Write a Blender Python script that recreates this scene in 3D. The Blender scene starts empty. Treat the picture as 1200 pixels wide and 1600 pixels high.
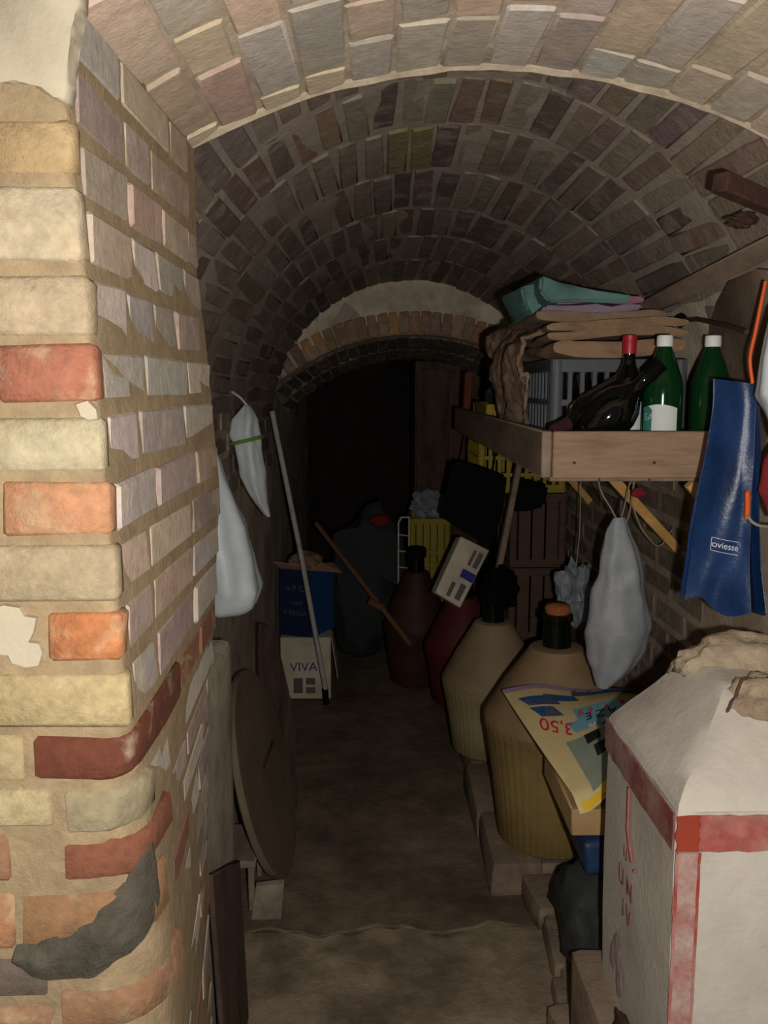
import bpy, bmesh, math, random
from mathutils import Vector, Matrix, Euler, noise
from mathutils.bvhtree import BVHTree

random.seed(11)
S = bpy.context.scene
C = S.collection
R_ = math.radians
PI = math.pi

# ------------------------------------------------------------------ camera, light, exposure
cd = bpy.data.cameras.new('camera'); cam = bpy.data.objects.new('camera', cd); C.objects.link(cam)
cam.location = (0, 0, 1.5); cam.rotation_euler = (R_(90 - 8.21), 0, R_(-0.83))
cd.sensor_fit = 'VERTICAL'; cd.sensor_height = 24; cd.lens = 24 * 1386 / 1600; cd.clip_start = .02
S.camera = cam
S.view_settings.view_transform = 'Standard'; S.view_settings.look = 'None'
S.view_settings.exposure = 0; S.view_settings.gamma = 1; S.view_settings.use_curve_mapping = False
w = bpy.data.worlds.new('dim_room'); S.world = w; w.use_nodes = True
w.node_tree.nodes['Background'].inputs[0].default_value = (.9, .85, .8, 1)
w.node_tree.nodes['Background'].inputs[1].default_value = .08
ld = bpy.data.lights.new('camera_flash', 'POINT'); ld.energy = 82; ld.color = (1, .95, .87); ld.shadow_soft_size = .012
flash = bpy.data.objects.new('camera_flash', ld); C.objects.link(flash); flash.location = (.075, .0, 1.46)

# ------------------------------------------------------------------ materials
def lin(c):
    f = lambda v: v / 12.92 if v <= .04045 else ((v + .055) / 1.055) ** 2.4
    return tuple(f(v / 255) for v in c) + (1,)

def mat(name, col, rough=.9, var=.25, scale=6, bump=.3, bscale=60, col2=None, amt=.5, spec=.25, obj=False,
        trans=0, metal=0, stretch=None, sss=0, bdist=.01):
    """col: sRGB; col2 blends in by a broad noise; obj=True takes the base from the object's own colour."""
    m = bpy.data.materials.new(name); m.use_nodes = True
    n = m.node_tree.nodes; l = m.node_tree.links; b = n['Principled BSDF']
    tc = n.new('ShaderNodeTexCoord'); oi = n.new('ShaderNodeObjectInfo')
    mp = n.new('ShaderNodeMapping'); l.new(tc.outputs['Object'], mp.inputs[0])
    if stretch: mp.inputs['Scale'].default_value = stretch
    ws = n.new('ShaderNodeMath'); ws.operation = 'MULTIPLY'; ws.inputs[1].default_value = 61.0
    l.new(oi.outputs['Random'], ws.inputs[0])
    def nz(sc, det=6, ro=.6):
        t = n.new('ShaderNodeTexNoise'); t.noise_dimensions = '4D'
        t.inputs['Scale'].default_value = sc; t.inputs['Detail'].default_value = det; t.inputs['Roughness'].default_value = ro
        l.new(mp.outputs[0], t.inputs['Vector']); l.new(ws.outputs[0], t.inputs['W']); return t
    base = None
    if obj: base = oi.outputs['Color']
    mix = n.new('ShaderNodeMix'); mix.data_type = 'RGBA'
    if base: l.new(base, mix.inputs[6])
    else: mix.inputs[6].default_value = lin(col)
    mix.inputs[7].default_value = lin(col2 if col2 else col)
    n1 = nz(scale); r1 = n.new('ShaderNodeValToRGB')
    r1.color_ramp.elements[0].position = .62 - amt * .35; r1.color_ramp.elements[1].position = .78 - amt * .2
    l.new(n1.outputs[0], r1.inputs[0])
    if col2: l.new(r1.outputs[0], mix.inputs[0])
    else: mix.inputs[0].default_value = 0
    n2 = nz(scale * 3.1, 8, .65); mr = n.new('ShaderNodeMapRange')
    mr.inputs[1].default_value = .3; mr.inputs[2].default_value = .7
    mr.inputs[3].default_value = 1 - var; mr.inputs[4].default_value = 1 + var
    l.new(n2.outputs[0], mr.inputs[0])
    mu = n.new('ShaderNodeMix'); mu.data_type = 'RGBA'; mu.blend_type = 'MULTIPLY'; mu.inputs[0].default_value = 1
    l.new(mix.outputs[2], mu.inputs[6]); l.new(mr.outputs[0], mu.inputs[7])
    l.new(mu.outputs[2], b.inputs['Base Color'])
    b.inputs['Roughness'].default_value = rough; b.inputs['Specular IOR Level'].default_value = spec
    b.inputs['Metallic'].default_value = metal
    if trans: b.inputs['Transmission Weight'].default_value = trans; b.inputs['IOR'].default_value = 1.3
    if bump:
        n3 = nz(bscale, 8, .7); bp = n.new('ShaderNodeBump'); bp.inputs['Strength'].default_value = bump; bp.inputs['Distance'].default_value = bdist
        l.new(n3.outputs[0], bp.inputs['Height']); l.new(bp.outputs[0], b.inputs['Normal'])
    return m

M = {}
M['jamb_mortar'] = mat('sandy_mortar', (154, 134, 104), var=.24, scale=11, bump=.6, col2=(142, 122, 96), bscale=80)
M['brick'] = mat('old_brick', (0, 0, 0), obj=True, var=.22, scale=20, bump=.55, bscale=90, col2=(158, 144, 124), amt=.16)
M['brick_lime'] = mat('lime_smeared_brick', (0, 0, 0), obj=True, var=.2, scale=11, bump=.5, bscale=70, col2=(190, 176, 156), amt=.34)
M['brick_face'] = mat('flaking_brick', (0, 0, 0), obj=True, var=.24, scale=22, bump=.6, bscale=90, col2=(186, 164, 130), amt=.3)
M['brick_dark'] = mat('sooty_brick', (0, 0, 0), obj=True, var=.28, scale=12, bump=.6, bscale=70, col2=(152, 140, 126), amt=.36)
M['vault_mortar'] = mat('grey_lime_mortar', (164, 152, 139), var=.18, scale=6, bump=.5, col2=(146, 132, 120), amt=.5)
M['arch_mortar'] = mat('pale_lime_mortar', (196, 180, 158), var=.2, scale=8, bump=.6, col2=(156, 140, 122))
M['plaster'] = mat('cream_plaster', (178, 167, 145), var=.06, scale=5, bump=.3, col2=(166, 153, 132), bscale=40)
M['plaster_old'] = mat('stained_plaster', (206, 194, 172), var=.16, scale=5, bump=.5, col2=(156, 140, 122), amt=.5)
M['wall_left'] = mat('rough_grey_plaster', (188, 174, 156), var=.22, scale=5, bump=.5, col2=(146, 130, 114), amt=.5, bscale=35)
M['plaster_foot'] = mat('pale_grey_plaster', (176, 166, 150), var=.2, scale=6, bump=.5, col2=(146, 132, 116), amt=.5)
M['wall_right'] = mat('brown_grey_render', (168, 152, 132), var=.2, scale=5, bump=.4, col2=(132, 116, 100), amt=.5, bscale=40)
M['back_wall'] = mat('dark_brown_masonry', (52, 44, 40), var=.4, scale=4, bump=.8, col2=(34, 28, 26))  # very dark brown tone shared by the chamber's back wall and ceiling
M['floor'] = mat('trodden_earth_floor', (122, 106, 88), var=.32, scale=3.5, bump=.6, col2=(88, 72, 62), amt=.6, bscale=45)
M['step'] = mat('worn_concrete_step', (150, 134, 112), var=.34, scale=4.5, bump=.6, col2=(104, 90, 76), amt=.55, bscale=50)
M['stone'] = mat('ledge_stone', (142, 124, 106), var=.26, scale=6, bump=.6, col2=(112, 96, 82), bscale=45)
M['slate_patch'] = mat('dark_grey_cement', (84, 78, 68), var=.35, scale=9, bump=.9, col2=(54, 50, 46), bscale=50)
M['white_paint'] = mat('whitewashed_concrete', (196, 188, 177), var=.10, scale=5, bump=.3, col2=(174, 162, 150), amt=.4, bscale=60)
M['red_paint'] = mat('worn_red_paint', (158, 58, 48), var=.2, scale=9, bump=.3, col2=(176, 138, 128), amt=.62)
M['red_solid'] = mat('fresh_red_paint', (152, 62, 44), var=.12, scale=9, bump=.2)
M['red_thin'] = mat('thin_faded_red_paint', (166, 112, 106), var=.2, scale=22, bump=.3, col2=(184, 164, 154), amt=.7)
M['rough_stone'] = mat('broken_sandstone', (186, 168, 144), var=.25, scale=9, bump=.9, col2=(160, 138, 114), bscale=40, bdist=.015)
M['rust'] = mat('rusty_iron', (72, 50, 42), var=.35, scale=18, bump=.6, col2=(58, 40, 34))
M['wood'] = mat('raw_pine_board', (150, 124, 102), var=.16, scale=5, bump=.25, col2=(124, 100, 82), stretch=(1.2, 1.2, 9), amt=.4)
M['wood_grey'] = mat('grey_weathered_wood', (140, 122, 106), var=.2, scale=5, bump=.3, col2=(114, 98, 84), stretch=(3, 1, 3))
M['wood_dark'] = mat('dark_brown_wood', (84, 66, 56), var=.25, scale=5, bump=.3, col2=(60, 46, 40), stretch=(4, 4, 1))
M['wood_red'] = mat('red_brown_wood', (106, 52, 40), var=.2, scale=6, bump=.2, stretch=(4, 4, 1))
M['wood_yellow'] = mat('yellow_pine_stick', (196, 154, 92), var=.15, scale=8, bump=.2, col2=(168, 126, 74))
M['ply'] = mat('grey_brown_plywood', (120, 104, 86), var=.12, scale=4, bump=.15, col2=(102, 90, 74), amt=.5)
M['white_bag'] = mat('white_plastic_film', (190, 197, 202), rough=.38, var=.06, scale=10, bump=.3, bscale=22, spec=.45)
M['grey_bag'] = mat('greyish_white_plastic_film', (148, 152, 158), rough=.42, var=.1, scale=10, bump=.4, bscale=22, spec=.45)
M['clear_bag'] = mat('cloudy_clear_plastic', (176, 186, 192), rough=.2, var=.1, scale=9, bump=.4, bscale=30, spec=.6, trans=.55)
M['green'] = mat('green_band_plastic', (96, 142, 48), rough=.5, var=.1, bump=0)
M['blue_bag'] = mat('glossy_blue_paper', (24, 54, 98), rough=.34, var=.18, scale=7, bump=.3, bscale=9, spec=.5, col2=(16, 36, 74), bdist=.015)
M['blue_dark'] = mat('dark_blue_paper', (22, 34, 66), rough=.45, var=.1, bump=.2, bscale=18)
M['blue_card'] = mat('blue_printed_card', (34, 70, 122), rough=.6, var=.12, scale=6, bump=.1)
M['navy_card'] = mat('navy_printed_card', (24, 34, 66), rough=.6, var=.15, scale=6, bump=.1)
M['white_card'] = mat('off_white_card', (200, 190, 168), rough=.8, var=.1, scale=6, bump=.15, col2=(172, 160, 138))
M['card'] = mat('brown_cardboard', (184, 152, 108), rough=.85, var=.1, scale=6, bump=.15, col2=(164, 132, 92))
M['flap_card'] = mat('pale_card_flap', (190, 150, 122), rough=.85, var=.1, scale=6, bump=.15)
M['ink_blue'] = mat('blue_ink', (44, 52, 126), rough=.7, var=.1, bump=0)
M['ink_grey'] = mat('grey_ink', (92, 88, 90), rough=.7, var=.15, bump=0)
M['ink_white'] = mat('white_ink', (208, 212, 220), rough=.7, var=.1, bump=0)
M['ink_black'] = mat('black_ink', (34, 34, 40), rough=.7, var=.1, bump=0)
M['ink_red'] = mat('magenta_red_ink', (206, 40, 72), rough=.7, var=.1, bump=0)
M['ink_cyan'] = mat('pale_blue_ink', (124, 176, 192), rough=.7, var=.15, scale=14, bump=0)
M['ink_photo'] = mat('blue_photo_ink', (40, 92, 140), rough=.7, var=.4, scale=25, bump=0, col2=(120, 84, 90), amt=.5)
M['ink_green'] = mat('grey_green_ink', (142, 152, 136), rough=.7, var=.12, scale=10, bump=0)
M['ink_lilac'] = mat('lilac_ink', (170, 146, 176), rough=.7, var=.12, scale=10, bump=0)
M['ink_yellow'] = mat('yellow_paper', (232, 190, 52), rough=.7, var=.08, bump=0)
M['paper'] = mat('cream_newsprint', (216, 196, 142), rough=.85, var=.08, scale=8, bump=.15)
M['basket'] = mat('yellowed_ribbed_plastic', (144, 122, 76), rough=.6, var=.12, scale=5, bump=.15, col2=(122, 104, 66))
M['basket_pale'] = mat('pale_ribbed_plastic', (150, 136, 98), rough=.6, var=.12, scale=5, bump=.15, col2=(128, 114, 84))
M['cover'] = mat('tan_plastic_cover', (138, 114, 84), rough=.6, var=.1, scale=5, bump=.1, col2=(118, 98, 74))
M['cover_grey'] = mat('greyish_tan_plastic_cover', (142, 122, 96), rough=.6, var=.1, scale=5, bump=.1, col2=(122, 104, 82))
M['cover_brown'] = mat('dark_brown_plastic_cover', (72, 44, 34), rough=.6, var=.15, scale=5, bump=.1, col2=(54, 34, 28))
M['cover_red'] = mat('dark_red_plastic_cover', (84, 34, 30), rough=.6, var=.15, scale=5, bump=.1)
M['glass_dark'] = mat('dark_green_glass', (10, 18, 12), rough=.08, var=.1, bump=0, spec=.6)
M['glass_black'] = mat('black_bottle_glass', (9, 10, 7), rough=.06, var=.1, bump=0, spec=.6)
M['pet_green'] = mat('green_bottle_plastic', (16, 58, 28), rough=.12, var=.1, bump=0, spec=.6, trans=.25)
M['clear_glass'] = mat('smoky_clear_glass', (120, 124, 120), rough=.05, var=.05, bump=0, spec=.6, trans=.7)
M['cork'] = mat('brown_cork', (150, 88, 50), var=.2, scale=30, bump=.5)
M['red_foil'] = mat('red_foil', (168, 30, 46), rough=.4, var=.1, bump=.1, spec=.4)
M['purple_foil'] = mat('dull_purple_foil', (64, 34, 48), rough=.4, var=.15, bump=.1, spec=.5)
M['orange_label'] = mat('orange_paper_label', (220, 150, 60), var=.15, scale=20, bump=0)
M['white_label'] = mat('white_paper_label', (210, 214, 214), var=.05, bump=0)
M['teal_label'] = mat('teal_printed_label', (50, 118, 108), var=.15, scale=20, bump=0)
M['cap_white'] = mat('white_plastic_cap', (226, 226, 226), rough=.5, var=.04, bump=0)
M['crate_grey'] = mat('grey_plastic_crate', (84, 86, 92), rough=.5, var=.12, scale=6, bump=.1)
M['crate_yellow'] = mat('yellow_plastic_crate', (150, 132, 46), rough=.55, var=.12, scale=6, bump=.1)
M['crate_brown'] = mat('dark_brown_crate_wood', (88, 68, 58), var=.25, scale=6, bump=.3, stretch=(1, 1, 5))
M['black'] = mat('black_plastic_sheet', (9, 9, 9), rough=.8, var=.2, bump=.2, bscale=20, spec=.1)
M['black_cloth'] = mat('black_cloth', (20, 18, 18), rough=.95, var=.2, bump=.3)
M['tarp'] = mat('dark_grey_cloth', (54, 54, 56), rough=.9, var=.15, scale=6, bump=.3, bscale=35)
M['dark_bag'] = mat('dark_green_grey_plastic', (52, 56, 56), rough=.45, var=.25, scale=8, bump=.35, bscale=22)
M['jute'] = mat('brown_jute', (150, 122, 96), var=.14, scale=14, bump=.5, bscale=160, col2=(124, 100, 80), stretch=(1, 1, 2.4))
M['jute_grey'] = mat('grey_brown_jute', (138, 114, 94), var=.14, scale=10, bump=.5, bscale=160, col2=(116, 96, 80))
M['teal'] = mat('teal_cotton', (96, 134, 130), var=.14, scale=10, bump=.3, bscale=120, col2=(84, 112, 110))
M['pink'] = mat('dusty_pink_cotton', (146, 104, 116), var=.15, scale=10, bump=.3, bscale=120)
M['mauve'] = mat('mauve_striped_cotton', (150, 116, 138), var=.12, scale=8, bump=.3, bscale=120, col2=(100, 146, 142), stretch=(.4, .4, 30), amt=.5)
M['orange'] = mat('orange_nylon', (216, 92, 40), rough=.6, var=.1, bump=.1)
M['red_cloth'] = mat('dark_red_cloth', (122, 36, 36), var=.2, bump=.3)
M['string'] = mat('grey_string', (150, 138, 116), var=.15, bump=.2)
M['pole'] = mat('dull_white_enamel', (178, 174, 166), rough=.5, var=.16, scale=22, bump=.15, col2=(128, 118, 108), amt=.3)
M['broom'] = mat('brown_broom_handle', (112, 78, 52), var=.2, scale=14, bump=.2)
M['panel_brown'] = mat('dull_brown_panel', (112, 96, 82), var=.2, scale=5, bump=.3, col2=(92, 78, 66))
M['blue_plastic'] = mat('blue_plastic_film', (38, 58, 92), rough=.4, var=.2, bump=.3, bscale=20)
M['white_wire'] = mat('white_coated_wire', (190, 186, 180), rough=.5, var=.05, bump=0)

# ------------------------------------------------------------------ helpers
BASE = {}
def mesh_of(name, bm, m, off, smooth):
    for v in bm.verts: v.co -= off
    bmesh.ops.recalc_face_normals(bm, faces=bm.faces)
    me = bpy.data.meshes.new(name); bm.to_mesh(me); bm.free()
    for mm in (m if isinstance(m, (list, tuple)) else [m]): me.materials.append(mm)
    if smooth:
        me.polygons.foreach_set('use_smooth', [True] * len(me.polygons))
        if smooth != True: me.set_sharp_from_angle(angle=R_(smooth))
    return me

def link(name, me, parent=None):
    o = bpy.data.objects.new(name, me); C.objects.link(o); o.parent = parent; return o

def thing(name, label, cat, loc, group=None):
    o = link(name, None); o.location = loc; BASE[o] = Vector(loc); o.empty_display_size = .05
    o['label'] = label; o['category'] = cat
    if group: o['group'] = group
    return o

def part(name, bm, m, parent, smooth=40, label=None, stuff=False):
    o = link(name, mesh_of(name, bm, m, BASE[parent], smooth), parent); BASE[o] = BASE[parent]
    if label: o['label'] = label
    if stuff: o['kind'] = 'stuff'
    return o

def single(name, bm, m, label, cat, loc, group=None, smooth=40):
    o = link(name, mesh_of(name, bm, m, Vector(loc), smooth)); o.location = loc; BASE[o] = Vector(loc)
    o['label'] = label; o['category'] = cat
    if group: o['group'] = group
    return o

def struct(name, bm, m, smooth=40):
    o = link(name, mesh_of(name, bm, m, Vector((0, 0, 0)), smooth)); o['kind'] = 'structure'; BASE[o] = Vector((0, 0, 0)); return o

def nz(p, s=1.0, seed=0):
    return noise.noise(Vector(p) * s + Vector((seed * 7.3, seed * 3.1, seed * 1.7)))

def BM(): return bmesh.new()

def jitter(bm, a, s=8, seed=0, verts=None):
    for v in (verts or bm.verts):
        p = v.co.copy()
        v.co += Vector((nz(p, s, seed), nz(p, s, seed + 5), nz(p, s, seed + 9))) * a

def box(bm, c, s, rot=(0, 0, 0), bev=0, seg=1):
    r = bmesh.ops.create_cube(bm, size=1)
    vs = r['verts']; mt = Matrix.Translation(Vector(c)) @ Euler(rot).to_matrix().to_4x4() @ Matrix.Diagonal((*s, 1))
    for v in vs: v.co = mt @ v.co
    if bev:
        es = {e for v in vs for e in v.link_edges}
        bmesh.ops.bevel(bm, geom=list(es), offset=bev, segments=seg, affect='EDGES', profile=.6)
    return bm

def beam(bm, a, b, wd, ht, up=(0, 0, 1), bev=.002):
    """a board from a to b: wd across, ht along 'up'."""
    a = Vector(a); b = Vector(b); y = (b - a).normalized(); x = y.cross(Vector(up)).normalized(); z = x.cross(y)
    mt = Matrix((x, y, z)).transposed().to_4x4(); mt.translation = (a + b) / 2
    t = BM(); box(t, (0, 0, 0), (wd, (b - a).length, ht), bev=bev)
    for v in t.verts: v.co = mt @ v.co
    me = bpy.data.meshes.new('t'); t.to_mesh(me); t.free(); bm.from_mesh(me); bpy.data.meshes.remove(me)
    return bm

def merge(bm, t):
    me = bpy.data.meshes.new('t'); t.to_mesh(me); t.free(); bm.from_mesh(me); bpy.data.meshes.remove(me); return bm

def loft(bm, rings, cap0=True, cap1=True, closed=True):
    vs = [[bm.verts.new(p) for p in r] for r in rings]; n = len(vs[0])
    for i in range(len(vs) - 1):
        for j in range(n if closed else n - 1):
            k = (j + 1) % n
            bm.faces.new((vs[i][j], vs[i][k], vs[i + 1][k], vs[i + 1][j]))
    if cap0: bm.faces.new(vs[0][::-1])
    if cap1: bm.faces.new(vs[-1])
    return bm

def tube(bm, pts, r, n=8):
    pts = [Vector(p) for p in pts]; rs = r if isinstance(r, (list, tuple)) else [r] * len(pts)
    rings = []; ref = None
    for i, p in enumerate(pts):
        t = (pts[min(i + 1, len(pts) - 1)] - pts[max(i - 1, 0)]).normalized()
        if ref is None: ref = t.orthogonal().normalized()
        ref = (ref - t * ref.dot(t)).normalized(); q = t.cross(ref)
        rings.append([p + (ref * math.cos(2 * PI * k / n) + q * math.sin(2 * PI * k / n)) * rs[i] for k in range(n)])
    return loft(bm, rings)

def curve(pts, n=6):
    """Catmull-Rom through pts."""
    P = [Vector(p) for p in pts]; P = [2 * P[0] - P[1]] + P + [2 * P[-1] - P[-2]]; out = []
    for i in range(1, len(P) - 2):
        for k in range(n):
            t = k / n; a, b, c, d = P[i - 1:i + 3]
            out.append(.5 * (2 * b + (c - a) * t + (2 * a - 5 * b + 4 * c - d) * t * t + (3 * b - a - 3 * c + d) * t ** 3))
    out.append(P[-2]); return out

def lathe(bm, prof, n=32, mt=None, ribs=0, amp=0, cap0=True, cap1=True):
    rings = []
    for r, z in prof:
        ring = []
        for k in range(n):
            a = 2 * PI * k / n; q = r * (1 + amp * math.cos(ribs * a)) if ribs else r
            p = Vector((q * math.cos(a), q * math.sin(a), z)); ring.append(mt @ p if mt else p)
        rings.append(ring)
    return loft(bm, rings, cap0, cap1)

def sheet(bm, fn, nu, nv, th=0):
    g = [[Vector(fn(i / nu, j / nv)) for i in range(nu + 1)] for j in range(nv + 1)]
    def nor(i, j):
        a = g[j][min(i + 1, nu)] - g[j][max(i - 1, 0)]; b = g[min(j + 1, nv)][i] - g[max(j - 1, 0)][i]
        c = a.cross(b); return c.normalized() if c.length > 1e-9 else Vector((0, 0, 1))
    top = [[bm.verts.new(g[j][i]) for i in range(nu + 1)] for j in range(nv + 1)]
    for j in range(nv):
        for i in range(nu): bm.faces.new((top[j][i], top[j][i + 1], top[j + 1][i + 1], top[j + 1][i]))
    if th:
        bot = [[bm.verts.new(g[j][i] - nor(i, j) * th) for i in range(nu + 1)] for j in range(nv + 1)]
        for j in range(nv):
            for i in range(nu): bm.faces.new((bot[j][i], bot[j + 1][i], bot[j + 1][i + 1], bot[j][i + 1]))
        rim = [(0, i) for i in range(nu)] + [(j, nu) for j in range(nv)] + [(nv, i) for i in range(nu, 0, -1)] + [(j, 0) for j in range(nv, 0, -1)]
        for q, (j, i) in enumerate(rim):
            j2, i2 = rim[(q + 1) % len(rim)]
            bm.faces.new((top[j][i], bot[j][i], bot[j2][i2], top[j2][i2]))
    return bm

def slab(bm, pts, d, seed=0):
    """polygon extruded by vector d (real thickness)."""
    d = Vector(d); a = [bm.verts.new(Vector(p)) for p in pts]; b = [bm.verts.new(Vector(p) + d) for p in pts]
    n = len(a); bm.faces.new(a); bm.faces.new(b[::-1])
    for i in range(n): bm.faces.new((a[i], b[i], b[(i + 1) % n], a[(i + 1) % n]))
    return bm

def lump(bm, c, s, amp=.25, fr=2.2, seed=0, sub=3, rot=(0, 0, 0), flat=None):
    r = bmesh.ops.create_icosphere(bm, subdivisions=sub, radius=1); E = Euler(rot).to_matrix()
    for v in r['verts']:
        p = v.co.copy(); q = p * (1 + amp * nz(p, fr, seed) + amp * .4 * nz(p, fr * 2.7, seed + 3))
        q = Vector((q.x * s[0], q.y * s[1], q.z * s[2]))
        if flat is not None: q.z = max(q.z, flat * s[2])
        v.co = E @ q + Vector(c)
    return bm

def text_mesh(txt, size, fn, name, m, parent, th=.0004, shear=0):
    """lettering bent onto a surface: fn(x, y) gives the world point of each text point, centred at 0, 0."""
    cu = bpy.data.curves.new('t', 'FONT'); cu.body = txt; cu.size = size; cu.align_x = 'CENTER'; cu.align_y = 'CENTER'; cu.extrude = th; cu.shear = shear
    o = bpy.data.objects.new('t', cu); C.objects.link(o); bpy.context.view_layer.update()
    me = bpy.data.meshes.new_from_object(o.evaluated_get(bpy.context.evaluated_depsgraph_get()))
    bpy.data.objects.remove(o); bm = BM(); bm.from_mesh(me); bpy.data.meshes.remove(me)
    for v in bm.verts: v.co = fn(v.co.x, v.co.y, v.co.z)
    return part(name, bm, m, parent, smooth=False)

def plane_fn(o, x, y, lift=.0006):
    o = Vector(o); x = Vector(x).normalized(); y = Vector(y).normalized(); n = x.cross(y)
    return lambda a, b, c: o + x * a + y * b + n * (c + lift)

# bricks: a few small mesh variants (44 triangles each) shared in loops
def brick_meshes(tag, wd, dp, ht, m, k=5, bev=.007, jit=.004):
    out = []
    for i in range(k):
        bm = BM(); box(bm, (0, 0, 0), (wd, dp, ht), bev=bev); jitter(bm, jit, 40, i + len(tag))
        out.append(mesh_of(tag, bm, m, Vector((0, 0, 0)), 30))
    return out

def brick(parent, me, mt, col, name='brick'):
    o = link(name, me, parent); o.matrix_local = mt; o.color = lin(col); return o

def vary(c, a=14):
    d = random.uniform(-a, a); return tuple(max(4, min(255, v + d + random.uniform(-a, a) * .4)) for v in c)

# ------------------------------------------------------------------ the setting: jamb on the left of the doorway
def interp(t, z):
    t = sorted(t)
    if z <= t[0][0]: return t[0][1]
    for (a, b), (c, d) in zip(t, t[1:]):
        if z <= c: return b + (d - b) * (z - a) / (c - a)
    return t[-1][1]
XC = [(0, -.235), (.79, -.241), (.94, -.250), (1.10, -.261), (1.23, -.268), (1.40, -.276), (1.56, -.2845), (1.76, -.297), (2.2, -.305)]
XF = [(0, -.305), (.42, -.304), (.68, -.302), (.93, -.293), (1.10, -.277), (1.32, -.262), (1.56, -.278), (1.67, -.290), (2.2, -.29)]
RC = [(.5, .07), (.95, .065), (1.06, .05), (1.14, .02), (1.3, .012), (2.2, .012)]
YF, YB = .92, 1.54
def jamb_section(z, off=0, n=5):
    xc, xf, r = interp(XC, z) - off, interp(XF, z) - off, interp(RC, z)
    p = [(-1.05, YF + off)]
    for i in range(n + 1):
        a = -PI / 2 + PI / 2 * i / n
        p.append((xc - r + r * math.cos(a), YF + off + r + r * math.sin(a)))
    for i in range(1, 9):
        t = i / 8; y = YF + off + r + (YB - YF - off - r) * t
        p.append((xc + (xf - xc) * t, y))
    p.append((-1.05, YB)); return p
bm = BM(); rings = []
for i in range(75):
    z = 2.25 * i / 74
    rings.append([Vector((x + (nz((x, y, z), 22) * .0015 if x > -1 else 0), y + (nz((x, y, z), 22, 3) * .0015 if y < 1.5 else 0), z)) for x, y in jamb_section(z, .0022)])
loft(bm, rings)
wall_front = struct('wall_front', bm, M['jamb_mortar'])

def tone(c, k=.72, s=.22):
    g = sum(c) / 3; return tuple((v + (g - v) * s) * k for v in c)

def corner_brick(z0, z1, x0, y1, col, m='brick', proud=.001):
    """a worn brick that turns the corner of the jamb."""
    z = (z0 + z1) / 2; sec = [p for p in jamb_section(z, -proud, 4)][1:-1]
    xc = interp(XC, z); front = [(x0, YF - proud)] + [p for p in sec if p[0] > x0 + .004 and p[1] < y1 - .004]
    last = front[-1]; out = front + [(last[0], y1)]
    inn = [(last[0] - .05, y1), (xc - .07, YF + .07), (x0, YF + .05)]
    bm = BM(); slab(bm, [(x, y, z0) for x, y in out + inn], (0, 0, z1 - z0))
    bmesh.ops.bevel(bm, geom=[e for e in bm.edges if abs(e.verts[0].co.z - e.verts[1].co.z) < .001], offset=.006, segments=1, affect='EDGES')
    jitter(bm, .004, 30, int(z0 * 1000))
    o = part('brick', bm, M[m], wall_front, 50); o.color = lin(tone(col)); return o

def front_brick(z0, z1, xa, xb, col, m='brick_face', d=.03):
    bm = BM(); box(bm, ((xa + xb) / 2, YF + d / 2 - .002, (z0 + z1) / 2), (xb - xa, d, z1 - z0), bev=.0045, seg=1)
    jitter(bm, .0045, 38, int(z0 * 1000 + xa * 100))
    o = part('brick', bm, M[m], wall_front, 50); o.color = lin(tone(col, .84, .10))

def X(px, z): return (px - 579.7) / 1386 * .92      # where the course ends along the front face
FRONT = [  # z0, z1, pieces (x0, x1, colour)
    (1.706, 1.757, [(-.385, None, (206, 172, 122)), (-.62, -.40, (200, 176, 136))]),
    (1.622, 1.694, [(-.50, None, (214, 194, 160)), (-.74, -.51, (206, 178, 132))]),
    (1.549, 1.607, [(-.47, None, (208, 184, 148)), (-.72, -.482, (196, 168, 130))]),
    (1.482, 1.540, [(-.383, None, (198, 122, 94)), (-.62, -.395, (210, 190, 160))]),
    (1.410, 1.465, [(-.52, None, (212, 196, 158)), (-.78, -.53, (204, 160, 116))]),
    (1.343, 1.399, [(-.385, None, (222, 156, 112)), (-.64, -.397, (210, 166, 120))]),
    (1.274, 1.331, [(-.50, None, (194, 172, 136)), (-.76, -.512, (206, 182, 140))]),
    (1.207, 1.260, [(-.345, None, (222, 138, 84)), (-.60, -.40, (206, 160, 110))]),
    (1.133, 1.192, [(-.46, None, (206, 182, 130)), (-.70, -.472, (200, 150, 104))]),
]
for z0, z1, ps in FRONT:
    zc = (z0 + z1) / 2
    for xa, xb, col in ps:
        front_brick(z0, z1, xa, interp(XC, zc) + .002 if xb is None else xb, col)
    front_brick(z0, z1, -1.04, ps[-1][0] - .012, vary((204, 172, 128)))
corner_brick(1.071, 1.124, -.366, 1.19, (156, 76, 50))
corner_brick(1.008, 1.062, -.335, .99, (206, 186, 138))
corner_brick(.953, 1.001, -.338, 1.05, (186, 104, 70))
corner_brick(.874, .941, -.388, 1.00, (208, 148, 94))
corner_brick(.770, .822, -.352, 1.04, (208, 146, 100))
front_brick(.955, 1.01, -.56, -.40, (176, 128, 96)); front_brick(.955, 1.01, -.80, -.57, (190, 160, 120))
front_brick(1.071, 1.124, -.62, -.378, (204, 180, 132)); front_brick(1.018, 1.062, -.6, -.35, (208, 188, 140))
front_brick(.874, .941, -.62, -.40, (200, 140, 96))
front_brick(.812, .858, -.60, -.368, (122, 106, 94), 'brick')
front_brick(.770, .802, -.60, -.364, (186, 140, 104))
for k in range(10):
    z0 = .03 + k * .074
    for xa, xb in ((-.36, None), (-.60, -.372), (-.85, -.612)):
        front_brick(z0, z0 + .06, xa, interp(XC, z0) - .015 if xb is None else xb, vary((196, 150, 108)))

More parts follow.
